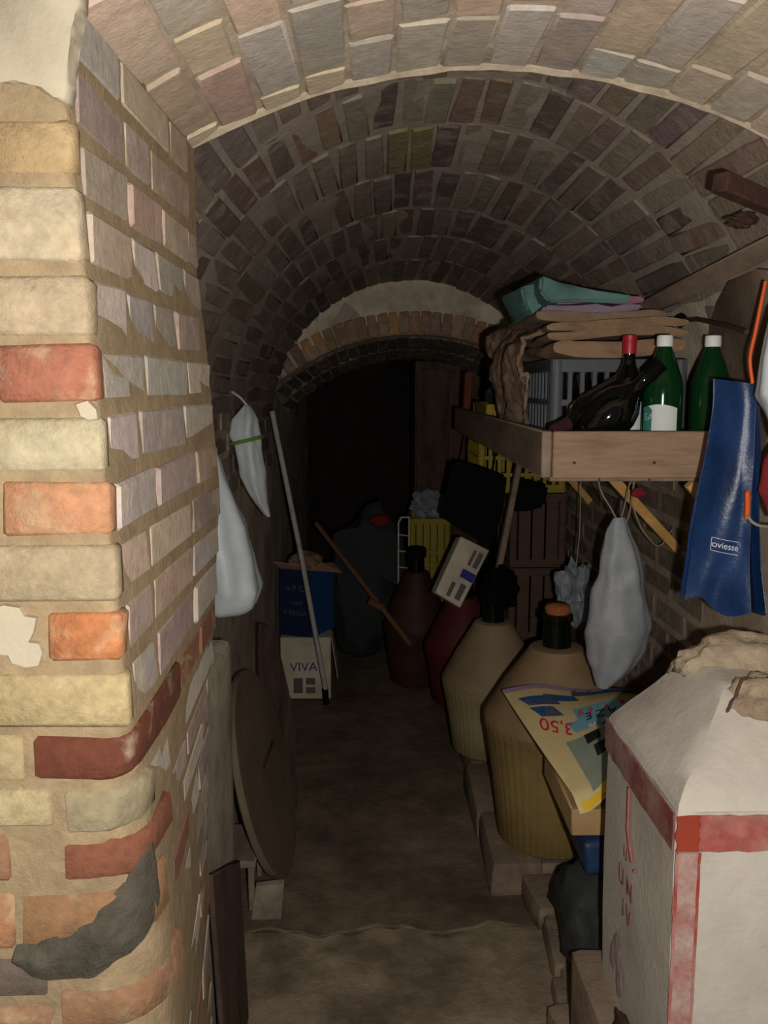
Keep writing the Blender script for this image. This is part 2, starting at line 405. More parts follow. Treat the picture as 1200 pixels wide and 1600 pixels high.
# side face of the jamb: grey lime-stained courses
GREYS = [(176, 164, 154), (168, 154, 142), (186, 174, 162), (160, 144, 134), (180, 160, 142), (168, 160, 152), (156, 134, 124)]
SIDE = {L: brick_meshes('jamb_side_brick', .05, L, .060, M['brick_lime'], 3, .004, .0045) for L in (.11, .16, .23)}
lev = [.03 + k * .074 for k in range(10)] + [.772, .842, .905, .955, 1.008, 1.071, 1.133, 1.207, 1.274, 1.343, 1.410, 1.482, 1.549, 1.622, 1.692, 1.760, 1.830]
for q, z0 in enumerate(lev):
    z1 = lev[q + 1] - .014 if q + 1 < len(lev) else z0 + .055
    zc = (z0 + z1) / 2; r = interp(RC, zc); y = YF + r + .022
    if .76 < z0 < .99 or 1.06 < z0 < 1.08: y = {1.071: 1.205}.get(z0, 1.07)
    first = True
    while y < YB - .05:
        L = random.choice((.11, .16, .23, .23)) if not first else random.choice((.11, .16, .16))
        first = False
        if y + L > YB - .02: L = YB - .004 - y
        if L < .045: break
        key = min(SIDE, key=lambda k: abs(k - L)); t = (y + L / 2 - YF) / (YB - YF)
        xc, xf = interp(XC, zc), interp(XF, zc); x = xc + (xf - xc) * t
        mt = Matrix.Translation((x - .025 + random.uniform(-.001, .0015), y + L / 2, zc)) @ Matrix.Rotation(math.atan2(xc - xf, YB - YF) + random.uniform(-.012, .012), 4, 'Z') @ Matrix.Rotation(random.uniform(-.025, .025), 4, 'X') @ Matrix.Diagonal((1, L / key, (z1 - z0) / .060, 1))
        c = vary(random.choice(GREYS), 10)
        if zc < 1.1 and random.random() < .35: c = vary((140, 98, 78), 10)
        brick(wall_front, random.choice(SIDE[key]), mt, c); y += L + .013

# patches on the jamb
bm = BM(); slab(bm, [(x, y, z) for x, y, z in [(-0.3821, 0.912, 1.7873), (-0.3573, 0.912, 1.7909), (-0.344, 0.912, 1.7875), (-0.3292, 0.912, 1.7899), (-0.3198, 0.912, 1.7818), (-0.3066, 0.912, 1.7748), (-0.2963, 0.912, 1.7713), (-0.2924, 0.912, 1.7877), (-0.2917, 0.912, 1.8249), (-0.2838, 0.912, 1.8365), (-0.287, 0.912, 1.8456), (-0.2779, 0.912, 1.8571), (-0.2745, 0.912, 1.9025), (-0.3746, 0.912, 1.9018)]], (0, .03, 0)); 
bmesh.ops.bevel(bm, geom=bm.edges[:], offset=.003, segments=1, affect='EDGES')
part('plaster_patch', bm, M['plaster'], wall_front, 50, 'cream plaster left at the top of the jamb')
bm = BM(); slab(bm, [(-0.4106, 0.914, 1.2636), (-0.3862, 0.914, 1.2698), (-0.3703, 0.914, 1.2669), (-0.3655, 0.914, 1.2579), (-0.3535, 0.914, 1.2558), (-0.3571, 0.914, 1.2405), (-0.3631, 0.914, 1.2294), (-0.3524, 0.914, 1.228), (-0.3489, 0.914, 1.2182), (-0.3537, 0.914, 1.2041), (-0.3673, 0.914, 1.2021), (-0.3819, 0.914, 1.2071), (-0.3854, 0.914, 1.2155), (-0.4135, 0.914, 1.2184)], (0, .012, 0))
part('plaster_patch', bm, M['plaster'], wall_front, 50, 'cracked white plaster patch beside an orange brick')
bm = BM(); slab(bm, [(-0.3009, 0.914, 1.4794), (-0.289, 0.914, 1.4833), (-0.2804, 0.914, 1.4742), (-0.2795, 0.914, 1.4651), (-0.2886, 0.914, 1.4638), (-0.2963, 0.914, 1.4677)], (0, .012, 0))
part('plaster_patch', bm, M['plaster'], wall_front, 50, 'small cream plaster blob below the red brick')
# dark grey cement smeared round the worn corner
ctr = [((-.40, .868), .010), ((-.375, .862), .022), ((-.345, .862), .028), ((-.315, .872), .030), ((-.288, .890), .031), ((-.268, .915), .028), ((-.255, .940), .021), ((-.250, .962), .016), ((-.249, .975), .006)]
def smear(u, v):
    k = u * (len(ctr) - 1); i = min(int(k), len(ctr) - 2); t = k - i
    (x0, z0), h0 = ctr[i]; (x1, z1), h1 = ctr[i + 1]
    x = x0 + (x1 - x0) * t; z = z0 + (z1 - z0) * t; h = (h0 + (h1 - h0) * t) * (1 + .35 * nz((u * 9, v, 0), 1, 2))
    e = 2 * v - 1; nx, nzv = -(z1 - z0), (x1 - x0); q = math.hypot(nx, nzv)
    X_, Z_ = x + nx / q * e * h + 0, z + nzv / q * e * h
    xc, r = interp(XC, Z_), interp(RC, Z_); s = max(0, X_ - (xc - r)) ; s = min(s, r * .98)
    Y_ = YF + (r - math.sqrt(max(0, r * r - s * s)))
    return (min(X_, xc - .001), Y_ - .001 - .007 * (1 - e * e) * (1 + .8 * nz((X_, 0, Z_), 60)), Z_)
bm = BM(); sheet(bm, smear, 44, 10)
part('cement_smear', bm, M['slate_patch'], wall_front, 50, 'dark grey cement smear round the worn corner')

# ------------------------------------------------------------------ near arch over the doorway (soffit bricks)
AX, AR, AZ = .2, 1.03, .982
def arch_pt(x, y, off=0):
    a = math.asin((x - AX) / AR); return Vector((AX + (AR + off) * math.sin(a), y, AZ + (AR + off) * math.cos(a)))
bm = BM(); sheet(bm, lambda u, v: arch_pt(-.33 + 1.22 * u, .92 + .625 * v, .0045 + .003 * nz((u * 9, v * 6, 0), 3)), 60, 24)
for f in bm.faces: f.normal_flip()
trim_1 = struct('trim_1', bm, M['arch_mortar'])
bm = BM(); sheet(bm, lambda u, v: arch_pt(-.33 + 1.22 * u, .92 + .62 * v, .05), 40, 2, -.25)
part('arch_core', bm, M['arch_mortar'], trim_1)
# pale lime lip along the far edge
bm = BM(); tube(bm, [arch_pt(-.30 + 1.16 * i / 70, 1.538 + .005 * nz((i, 0, 0), .4), .006 + .004 * nz((i, 5, 0), .3)) for i in range(71)], .011, 7)
part('mortar_lip', bm, M['arch_mortar'], trim_1)
ARCHC = [(196, 184, 174), (188, 176, 166), (202, 186, 162), (180, 168, 158), (202, 178, 156), (194, 188, 180), (188, 164, 146)]
AB = {L: brick_meshes('arch_brick', .0665, L, .06, M['brick_lime'], 3, .0045, .006) for L in (.12, .24)}
n = 17; a0 = math.asin((-.31 - AX) / AR); a1 = math.asin((.87 - AX) / AR)
for i in range(n):
    a = a0 + (a1 - a0) * (i + .5) / n; y = .925 + (0 if i % 2 else -.1) + random.uniform(-.03, .03)
    while y < 1.53:
        L = random.choice((.24, .24, .12)); ya, yb = max(y, .922), min(y + L, 1.536)
        if yb - ya > .04:
            key = .24 if yb - ya > .17 else .12
            p = Vector((AX + (AR + .030 + random.uniform(-.002, .002)) * math.sin(a), (ya + yb) / 2, AZ + (AR + .030) * math.cos(a)))
            mt = Matrix.Translation(p) @ Matrix.Rotation(a, 4, 'Y') @ Matrix.Rotation(random.uniform(-.03, .03), 4, 'Z') @ Matrix.Diagonal(((a1 - a0) / n * AR * .93 / .0665, (yb - ya) / key, 1, 1))
            brick(trim_1, random.choice(AB[key]), mt, vary(random.choice(ARCHC), 9))
        y += L + .014

# ------------------------------------------------------------------ barrel vault
VX, VR = .18, .64
def vz(y): return 1.455 - .06 * (y - 1.84)
def vault_pt(a, y, off=0): return Vector((VX + (VR + off) * math.cos(a), y, vz(y) + (VR + off) * math.sin(a)))
bm = BM(); sheet(bm, lambda u, v: vault_pt(-.06 + (PI + .12) * u, 1.54 + 2.6 * v, .004 + .004 * nz((u * 12, v * 9, 0), 2)), 90, 40)
ceiling = struct('ceiling', bm, M['vault_mortar'])
RY = [1.54, 1.84, 2.10, 2.44, 2.83, 3.2, 3.61, 4.1]
VC = [(126, 112, 102), (114, 100, 92), (134, 120, 106), (120, 104, 98), (106, 92, 86), (138, 126, 114), (128, 106, 94)]
VB = brick_meshes('vault_brick', .05, .34, .06, M['brick_dark'], 8, .005, .006)
NB = 34
for k in range(len(RY) - 1):
    ya, yb = RY[k] + .008, RY[k + 1] - .008; sh = .5 * (k % 2) + random.uniform(-.1, .1)
    for i in range(NB):
        a = PI * (i + sh) / NB + random.uniform(-.008, .008)
        if a < .02 or a > PI - .02: continue
        wob = random.uniform(-.012, .012); L = yb - ya + random.uniform(-.02, .01)
        p = vault_pt(a, (ya + yb) / 2 + wob, .030 + random.uniform(-.003, .003))
        mt = Matrix.Translation(p) @ Matrix.Rotation(PI / 2 - a, 4, 'Y') @ Matrix.Rotation(-.06, 4, 'X') @ Matrix.Rotation(random.uniform(-.03, .03), 4, 'Z') @ Matrix.Diagonal((random.uniform(.86, .99) * PI * VR / NB / .0535, L / .34, 1, 1))
        c = vary(random.choice(VC), 9)
        if k == 2 and i in (18, 19): c = (128, 116, 82)
        brick(ceiling, random.choice(VB), mt, c)
# pale plaster left on the right haunch, below the batten
bm = BM()
def haunch(u, v):
    y = 1.60 + 1.05 * u; lo, hi = .10 + .05 * nz((u * 5, 0, 0), 1), .41 + .03 * nz((u * 6, 3, 0), 1)
    return vault_pt(lo + (hi - lo) * v, y, -.004 - .003 * nz((u * 8, v * 4, 0), 2))
sheet(bm, haunch, 30, 12, -.012)
part('plaster_patch', bm, M['plaster_old'], ceiling, 40, 'stained pale plaster on the right haunch of the vault')
bm = BM(); beam(bm, vault_pt(.47, 1.60, -.02), vault_pt(.47, 2.66, -.02), .045, .03, up=(-.9, 0, -.45), bev=.004)
part('batten', bm, M['wood_grey'], ceiling, 40, 'long grey wooden batten along the right haunch')
bm = BM(); beam(bm, (0.5685, 1.5, 1.8263), (0.7525, 1.64, 1.8044), .030, .032, bev=.003)
part('bracket_stub', bm, M['rust'], ceiling, 40, 'rusty red-brown stub set in crumbling mortar')
for (a, b, c, r) in [(1150, 335, 1.62, .016), (1168, 326, 1.63, .012), (1142, 350, 1.64, .009), (1186, 318, 1.62, .014)]:
    pass
bm = BM(); lump(bm, (0.6749, 1.66, 1.7933), (.026, .02, .014), .6, 3, 4); lump(bm, (0.7113, 1.66, 1.8658), (.022, .02, .018), .6, 3, 9)
part('mortar_hole_shade', bm, M['rust'], ceiling, 40, stuff=True)  # lumps of crumbling mortar, coloured dark to imitate shaded holes

# ------------------------------------------------------------------ side walls
def wl(u, v):
    y = 1.53 + 4.9 * u; z = (vz(y) + .30) * v - .02
    return (-.462 + .011 * nz((y * 2.2, z * 2.6, 0), 1, 1) + .004 * nz((y, z, 0), 14, 2), y, z)
bm = BM(); sheet(bm, wl, 110, 50); wall_left = struct('wall_left', bm, M['wall_left'])
bm = BM(); box(bm, (-.40, 1.79, .44), (.135, .52, .92), bev=.02, seg=2); bmesh.ops.subdivide_edges(bm, edges=bm.edges[:], cuts=6, use_grid_fill=True); jitter(bm, .008, 9)
part('plastered_footing', bm, M['plaster_foot'], wall_left, 60, 'pale plastered footing of the left wall right behind the jamb')
LB = brick_meshes('wall_brick', .05, .24, .062, M['brick_dark'], 5, .004, .005)
for k in range(5):
    z = 1.16 + k * .076; y = 1.58 + (.13 if k % 2 else 0)
    while y < 3.9:
        if z < vz(y) + .02:
            brick(wall_left, random.choice(LB), Matrix.Translation((wl((y - 1.53) / 4.9, (z + .02) / (vz(y) + .30))[0] - .021, y + .12, z)) @ Matrix.Rotation(random.uniform(-.05, .05), 4, 'X') @ Matrix.Diagonal((1, random.uniform(.85, 1), random.uniform(.85, 1), 1)), vary(random.choice([(132, 118, 108), (142, 130, 118), (122, 104, 94)]), 8))
        y += .255
def wr(u, v):
    y = 1.53 + 4.9 * u; z = (vz(y) + .30) * v - .02
    return (.832 + .003 * nz((y * 2.2, z * 2.6, 0), 1, 7) + .0015 * nz((y, z, 0), 14, 8), y, z)
bm = BM(); sheet(bm, wr, 110, 50); wall_right = struct('wall_right', bm, M['wall_right'])
for k in range(12):
    z = .40 + k * .0765; y = 2.02 + (.125 if k % 2 else 0)
    if k < 3: y += .25
    while y < 3.9:
        brick(wall_right, random.choice(LB), Matrix.Translation((.8545, y + .12, z)) @ Matrix.Rotation(random.uniform(-.02, .02), 4, 'X') @ Matrix.Diagonal((1, random.uniform(.92, 1), random.uniform(.9, 1), 1)), vary(random.choice([(118, 102, 90), (112, 96, 84), (124, 108, 94), (110, 92, 82)]), 8))
        y += .252
# right-hand return of the doorway, out of the picture
bm = BM(); box(bm, (1.12, 1.23, 1.0), (.5, .62, 2.0), bev=.01); struct('wall_right_return', bm, M['wall_right'])

# ------------------------------------------------------------------ end arch and the dark chamber behind it
EX = .2
def inner(x, y):
    t = (y - 4.1) / .6; Rr = 1.02 + (.86 - 1.02) * t; top = 1.7245 + (1.633 - 1.7245) * t
    return top - Rr + math.sqrt(max(.0004, Rr * Rr - (x - EX) ** 2))
def outer(x): return max(vz(4.1) + math.sqrt(max(0, VR * VR - (x - VX) ** 2)), inner(x, 4.1) + .004)
bm = BM(); sheet(bm, lambda u, v: (-.45 + 1.25 * u, 4.1 + .004 * nz((u * 30, v * 8, 0), 1), inner(-.45 + 1.25 * u, 4.1) + (outer(-.45 + 1.25 * u) + .06 - inner(-.45 + 1.25 * u, 4.1)) * v), 70, 10)
sheet(bm, lambda u, v: (-.45 + 1.25 * u, 4.1 + .62 * v, inner(-.45 + 1.25 * u, 4.1 + .6 * v) + .003 * nz((u * 30, v * 9, 0), 1)), 70, 12)
trim_2 = struct('trim_2', bm, M['vault_mortar'])
EB = brick_meshes('voussoir', .046, .05, .10, M['brick_dark'], 4, .006, .005)
SB = brick_meshes('soffit_brick', .046, .27, .05, M['brick_dark'], 4, .006, .005)
for i in range(26):
    x = -.452 + 1.255 * (i + .5) / 26; sl = math.atan2(inner(x + .01, 4.1) - inner(x - .01, 4.1), .02)
    h = min(1, max(.25, (outer(x) - inner(x, 4.1)) / .11))
    brick(trim_2, random.choice(EB), Matrix.Translation((x, 4.115, inner(x, 4.1) + .052 * h)) @ Matrix.Rotation(-sl, 4, 'Y') @ Matrix.Diagonal((1, 1, h, 1)), vary(random.choice([(156, 112, 84), (140, 116, 92), (168, 124, 88), (132, 104, 88)]), 10))
    for q in range(2):
        y = 4.15 + .14 + q * .28
        brick(trim_2, random.choice(SB), Matrix.Translation((x, y, inner(x, y) + .018)) @ Matrix.Rotation(-sl, 4, 'Y') @ Matrix.Rotation(-.16, 4, 'X'), vary(random.choice([(104, 94, 80), (96, 84, 74), (112, 100, 86)]), 8))
def eplas(u, v):
    x = -.33 + 1.06 * u; lo = inner(x, 4.1) + .07 + .035 * nz((u * 7, 0, 0), 1, 3) + .02 * nz((u * 25, 0, 0), 1, 3); hi = outer(x) + .02
    lo = min(lo, hi - .004)
    if .13 < u < .27: lo = hi - .004 - (hi - lo) * (.2 + .5 * abs(u - .2) / .07)
    return (x, 4.094 + .003 * nz((u * 20, v * 5, 0), 1), lo + (hi - lo) * v)
bm = BM(); sheet(bm, eplas, 80, 8, .014)
part('plaster_patch', bm, M['plaster_old'], trim_2, 40, 'pale plaster left on the face of the end arch')
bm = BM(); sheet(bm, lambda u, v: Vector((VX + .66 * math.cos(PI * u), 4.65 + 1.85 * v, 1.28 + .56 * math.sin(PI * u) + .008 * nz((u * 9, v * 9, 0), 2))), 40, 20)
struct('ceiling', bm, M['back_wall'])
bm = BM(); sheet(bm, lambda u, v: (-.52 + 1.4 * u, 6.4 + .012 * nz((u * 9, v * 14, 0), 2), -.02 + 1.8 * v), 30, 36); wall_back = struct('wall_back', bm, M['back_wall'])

# ------------------------------------------------------------------ floor, step, stone ledge
def floor_z(x, y): return .010 * nz((x * 2.4, y * 2.4, 0), 1) + .004 * nz((x, y, 0), 13, 2) - .006
bm = BM(); sheet(bm, lambda u, v: (-.5 + 1.4 * u, .2 + 6.3 * v, floor_z(-.5 + 1.4 * u, .2 + 6.3 * v)), 50, 200)
floor = struct('floor', bm, M['floor'])
def step(u, v):
    x = -.48 + 1.3 * u; e = 2.27 + .05 * nz((x * 5, 0, 0), 1, 4) + .02 * nz((x * 19, 0, 0), 1, 4)
    return (x, .2 + (e - .2) * v, .024 + .007 * nz((x * 4, v * 9, 0), 1) + .003 * nz((x * 22, v * 40, 0), 1) - (.02 if v > .985 else 0))
bm = BM(); sheet(bm, step, 60, 90, .04); struct('trim_3', bm, M['step'])
bm = BM(); box(bm, (.62, 4.4, .03), (.46, 3.9, .11), bev=.01); box(bm, (.65, 1.9, .01), (.36, 1.2, .10), bev=.01); jitter(bm, .004, 9)
ledge = struct('trim_4', bm, M['stone'])
y = 2.44
while y < 5.6:
    L = random.uniform(.24, .38); bm = BM(); box(bm, (.435 + random.uniform(-.008, .008), y + L / 2, .045), (.16, L + .004, .115), bev=.028, seg=2); jitter(bm, .012, 7, int(y * 10))
    part('stone', bm, M['stone'], ledge, 50); y += L
for (x, yy, sx, sy, h) in [(.52, 2.33, .15, .17, .085), (.535, 2.12, .17, .2, .075), (.50, 1.93, .14, .16, .06), (.47, 1.78, .13, .14, .10), (.68, 2.25, .16, .3, .1), (.66, 1.95, .14, .28, .1)]:
    bm = BM(); box(bm, (x, yy, h / 2), (sx, sy, h), rot=(0, 0, random.uniform(-.1, .1)), bev=.028, seg=2); jitter(bm, .016, 8, int(yy * 100)); part('stone', bm, M['stone'], ledge, 50)

# ------------------------------------------------------------------ whitewashed pillar on the right
pil = thing('whitewashed_pillar', 'whitewashed square pillar with red painted bands and broken stone top', 'pillar', (.66, 1.45, .33))
x0, x1, y0, y1, zb, ze = .46, .85, 1.25, 1.64, .33, .862
def ring(xa, xb, ya, yb, z): return [Vector((xa, ya, z)), Vector((xb, ya, z)), Vector((xb, yb, z)), Vector((xa, yb, z))]
bm = BM(); loft(bm, [ring(x0 + .004, x1, y0, y1, zb), ring(x0, x1, y0, y1, .60), ring(x0, x1, y0, y1, ze)])
bmesh.ops.bevel(bm, geom=[e for e in bm.edges if abs(e.verts[0].co.z - e.verts[1].co.z) > .05], offset=.006, segments=2, affect='EDGES')
bmesh.ops.subdivide_edges(bm, edges=bm.edges[:], cuts=5, use_grid_fill=True); jitter(bm, .003, 9)
part('shaft', bm, M['white_paint'], pil, 40)
bm = BM(); loft(bm, [ring(x0 - .002, x1 + .002, y0 - .002, y1 + .002, ze - .004), ring(x0 + .003, x1, y0 + .004, y1 - .004, ze + .010), ring(x0 + .13, x1 - .1, y0 + .17, y1 - .06, 1.0)])
bmesh.ops.subdivide_edges(bm, edges=bm.edges[:], cuts=6, use_grid_fill=True); jitter(bm, .006, 12)
part('sloping_cap', bm, M['white_paint'], pil, 50)
def stone_lump(c, s, seed, rot=(0, 0, 0), sub=4):
    bm = BM(); lump(bm, c, s, .32, 1.8, seed, sub, rot); jitter(bm, .006, 45, seed); jitter(bm, .004, 110, seed); return bm
stones = [((.672, 1.56, .988), (.115, .06, .060), 3, (0, 0, 0), 'rough broken stone behind the crack'), ((0.6589, 1.414, 0.97), (.075, .050, .048), 8, (.1, 0, .2), 'smaller rough broken stone in front of the crack')]
hit = BM()
for p, s, sd, ro, lb in stones:
    t = stone_lump(p, s, sd, ro); merge(hit, t.copy()); part('broken_stone', t, M['rough_stone'], pil, 80, lb)
loft(hit, [ring(x0 + .003, x1, y0 + .004, y1 - .004, ze + .010), ring(x0 + .13, x1 - .1, y0 + .17, y1 - .06, 1.0)])
tree = BVHTree.FromBMesh(hit); hit.free(); cr = []
for p in curve([(0.5792, 1.3789, 0.99), (0.5959, 1.395, 0.995), (0.6148, 1.4054, 1.0), (0.6387, 1.4113, 1.0), (0.6728, 1.4299, 1.0)], 6):
    h = tree.ray_cast(Vector((p.x, p.y, 1.3)), Vector((0, 0, -1)))[0]
    if h: cr.append(h + Vector((0, 0, .0005)))
bm = BM(); tube(bm, cr, [.001] + [.003] * (len(cr) - 2) + [.001], 6); part('dark_crack', bm, M['wood_dark'], pil)
M['red_side'] = mat('worn_mauve_red_paint', (128, 66, 62), var=.2, scale=9, bump=.3, col2=(164, 136, 128), amt=.66)
# painted bands: thin skins of paint that follow the shaft
def skin(name, o, ux, uy, a, b, m, label=None, rag=.004, th=.0025, n=24):
    o = Vector(o); ux = Vector(ux); uy = Vector(uy); nrm = ux.cross(uy).normalized(); seed = random.random() * 50; L = (ux.length + uy.length) / 2
    def fn(u, v):
        rv = rag * nz((u * ux.length * 60, seed, v), 1) / max(uy.length, .001) if ux.length > uy.length else 0
        ru = rag * nz((v * uy.length * 60, seed, u), 1) / max(ux.length, .001) if ux.length <= uy.length else 0
        return o + ux * (u + (ru if u in (0, 1) else 0)) + uy * (v + (rv if v in (0, 1) else 0)) + nrm * .004
    nu, nv = (n, 1) if ux.length > uy.length else (1, n)
    bm = BM(); sheet(bm, fn, nu, nv, th); return part(name, bm, m, pil, 30, label)
skin('painted_band', (.458, 1.64, .800), (0, -.39, 0), (0, 0, .058), 0, 0, M['red_paint'], 'worn dark red band under the cap, side facing the passage').data.materials[0] = M['red_side']
skin('painted_band', (.459, 1.25, .800), (.034, 0, 0), (0, 0, .058), 0, 0, M['red_solid'], 'bright red corner of the band')
skin('painted_band', (.493, 1.25, .800), (.36, 0, 0), (0, 0, .058), 0, 0, M['red_paint'], 'worn red band under the cap, front')
skin('painted_strip', (.460, 1.25, .34), (.036, 0, 0), (0, 0, .458), 0, 0, M['red_thin'], 'faded red vertical strip at the front corner')
skin('strip_edge', (.459, 1.249, .34), (.0045, 0, 0), (0, 0, .458), 0, 0, M['red_paint'], rag=.0012)
skin('strip_edge', (.493, 1.249, .34), (.0045, 0, 0), (0, 0, .458), 0, 0, M['red_paint'], rag=.0012)
# thin red painted lettering and line on the left side (looking at the face, x runs towards the camera)
M['stain'] = mat('mauve_stain', (164, 144, 146), var=.2, scale=30, bump=.1)
M['mark'] = mat('thin_dark_red_paint', (150, 92, 88), var=.25, scale=30, bump=.1)
side = lambda y, z: (.4545, y, z)
bm = BM()
for pts, r in [([side(1.475, .795), side(1.473, .715), side(1.455, .690), side(1.44, .672)], .003), ([side(1.425, .668), side(1.423, .663)], .003)]:
    tube(bm, pts, r, 5)
part('painted_line', bm, M['mark'], pil)
for i, (t, y, z, s) in enumerate([('I I', 1.482, .665, .03), ('U N', 1.475, .612, .048), ('I V', 1.462, .560, .045)]):
    text_mesh(t, s, plane_fn((.4558, y, z), (0, -1, .0), (0, 0, 1)), 'lettering', M['mark'], pil, .0006)
bm = BM()
for (y, z, s) in [(1.52, .45, .022), (1.50, .40, .02), (1.545, .42, .018)]: lump(bm, (.4585, y, z), (.0012, s, s * 1.5), .4, 2, int(z * 100))
part('stain', bm, M['stain'], pil)
bm = BM(); box(bm, (.68, 1.42, .172), (.53, .54, .33), bev=.025, seg=2); jitter(bm, .02, 6); jitter(bm, .006, 25)
part('stone_base', bm, M['stone'], pil, 50)
bm = BM(); lump(bm, (.452, 1.44, .345), (.013, .04, .03), .4, 2, 2); part('brown_patch', bm, M['rust'], pil)

# ------------------------------------------------------------------ demijohns in plastic baskets along the ledge
def demijohn(c, r, h_rim, h_neck, bm_, cm, label, closed='cork', slim=.78, gm='glass_dark', zb=.102):
    x, y = c; t = thing('demijohn', label, 'demijohn', (x, y, zb), 'demijohns along the right-hand ledge')
    mt = Matrix.Translation((x, y, 0))
    bm = BM(); lathe(bm, [(r * slim * .9, zb), (r * slim, zb + .012), (r * (slim * .6 + .4), zb + (h_rim - zb) * .5), (r * .985, h_rim - .035), (r, h_rim - .03), (r, h_rim)], 144, mt, 48, .010); part('basket', bm, bm_, t, 60)
    bm = BM(); lathe(bm, [(r * 1.01, h_rim - .012), (r * 1.015, h_rim + .006), (r * .97, h_rim + .022), (r * .74, h_rim + (h_neck - h_rim) * .47), (r * .50, h_rim + (h_neck - h_rim) * .80), (r * .37, h_neck - .004), (r * .30, h_neck)], 48, mt); part('shoulder_cover', bm, cm, t, 35)
    bm = BM(); lathe(bm, [(.050, h_neck - .03), (.043, h_neck + .005), (.0405, h_neck + .05), (.040, h_neck + .075), (.0465, h_neck + .08), (.0465, h_neck + .1), (.039, h_neck + .102)], 28, mt); part('neck', bm, M[gm], t, 35)
    if closed == 'cork':
        bm = BM(); lathe(bm, [(.036, h_neck + .095), (.038, h_neck + .118), (.030, h_neck + .128), (.012, h_neck + .131)], 20, mt); jitter(bm, .004, 40); part('cork', bm, M['cork'], t, 60)
    else:
        bm = BM(); lathe(bm, [(.050, h_neck + .07), (.051, h_neck + .112), (.044, h_neck + .118)], 24, mt); part('cap', bm, M['black'], t, 35)
    return t
demijohn((.562, 2.60), .215, .495, .715, M['basket'], M['cover'], 'large demijohn in yellowed basket with brown cork, newspaper hanging over its shoulder')
demijohn((.462, 3.27), .190, .385, .612, M['basket_pale'], M['cover_grey'], 'demijohn in pale ribbed basket behind the corked one, black cap on its neck', 'cap')
demijohn((.405, 3.80), .170, .36, .58, M['cover_red'], M['cover_red'], 'demijohn in dark red cover under the tilted white carton', 'cap', gm='glass_black')
demijohn((.225, 4.36), .165, .30, .575, M['cover_brown'], M['cover_brown'], 'demijohn in dark brown cover on the floor before the yellow crate', 'cap', gm='glass_black', zb=.0)

# ------------------------------------------------------------------ bags, cardboard box and newspaper between pillar and demijohns
def blob_bag(name, c, s, m, label, cat, seed, amp=.22, flat=-.75, rot=(0, 0, 0), group=None, fr=2.0):
    bm = BM(); lump(bm, c, s, amp, fr, seed, 4, rot, flat); jitter(bm, .010, 22, seed)
    return single(name, bm, m, label, cat, (c[0], c[1], c[2] + flat * s[2]), group, 60)
blob_bag('bin_bag', (.58, 1.98, .228), (.135, .15, .168), M['dark_bag'], 'dark grey-green plastic bag standing behind the whitewashed pillar', 'bag', 4, .15, fr=3.0)
bm = BM(); box(bm, (.60, 1.99, .432), (.235, .24, .085), bev=.02, seg=3); jitter(bm, .012, 14, 3); jitter(bm, .004, 40, 3)
single('blue_sack', bm, M['blue_plastic'], 'blue plastic packet squeezed between cardboard box and dark bag', 'packet', (.60, 1.99, .39), smooth=50)
bx = thing('cardboard_box', 'brown cardboard box under the newspaper beside the whitewashed pillar', 'box', (.62, 2.0, .482))
bm = BM(); slab(bm, [(.452, 1.88, .484), (.80, 1.88, .484), (.80, 2.20, .484), (.452, 2.20, .484)], (0, 0, .064)); bmesh.ops.bevel(bm, geom=bm.edges[:], offset=.004, segments=1, affect='EDGES')
part('body', bm, M['card'], bx)
bm = BM(); slab(bm, [(.455, 1.876, .549), (.80, 1.876, .549), (.79, 1.99, .552), (.462, 1.99, .552)], (0, 0, .003)); part('flap', bm, M['card'], bx)
bm = BM(); slab(bm, [(.455, 2.09, .551), (.80, 2.09, .551), (.80, 2.20, .549), (.455, 2.20, .549)], (0, 0, .003)); part('flap', bm, M['card'], bx)

P00, P10, P01, P11 = Vector((0.3687, 2.4, 0.6496)), Vector((0.7902, 2.44, 0.6218)), Vector((0.4644, 1.86, 0.5635)), Vector((0.5974, 1.87, 0.6816))
def news(u, v):
    a = P00.lerp(P10, u); b = P01.lerp(P11, u); p = a.lerp(b, v)
    p = p + Vector((-.012 * math.sin(PI * v) * (1 - u), 0, .02 * math.sin(PI * v) * (.4 + .6 * u) + .012 * math.sin(PI * u) * (1 - v)))
    p += Vector((0, 0, 1)) * (.012 * nz((u * 2.4, v * 2.6, 0), 1, 5) + .006 * math.sin(u * 9 + v * 3))
    if v > .93: p += Vector((0, -.004, -.02 * ((v - .93) / .07)))
    return p
def news_n(u, v):
    e = .01; a = news(min(u + e, 1), v) - news(max(u - e, 0), v); b = news(u, min(v + e, 1)) - news(u, max(v - e, 0)); q = a.cross(b).normalized(); return q if q.z > 0 else -q
paper = thing('newspaper', 'open printed newspaper sheet lying over cardboard box and corked demijohn', 'newspaper', tuple(news(.5, .5)))
bm = BM(); sheet(bm, news, 36, 44, -.002)
sheet(bm, lambda u, v: news(u * .97 + .02, v * .985) + Vector((0, 0, -.006 - .003 * abs(nz((u * 3, v * 3, 0), 1)))), 24, 28, -.001)
part('sheet', bm, M['paper'], paper, 50)
def ink(u0, u1, v0, v1, m, lift=.0028, sk=0):
    bm = BM(); sheet(bm, lambda u, v: (lambda U, V: news(U, V) + news_n(U, V) * lift)(min(1, u0 + (u1 - u0) * u + sk * v), v0 + (v1 - v0) * v), 10, 10); part('printed_patch', bm, m, paper, 50)
ink(.0, .98, .0, .05, M['ink_lilac']); ink(.46, .99, .02, .12, M['ink_photo'])
ink(.06, .30, .14, .24, M['ink_photo'], sk=.05); ink(.24, .47, .12, .20, M['ink_photo'], sk=.03); ink(.10, .28, .26, .36, M['ink_photo'], sk=.06)
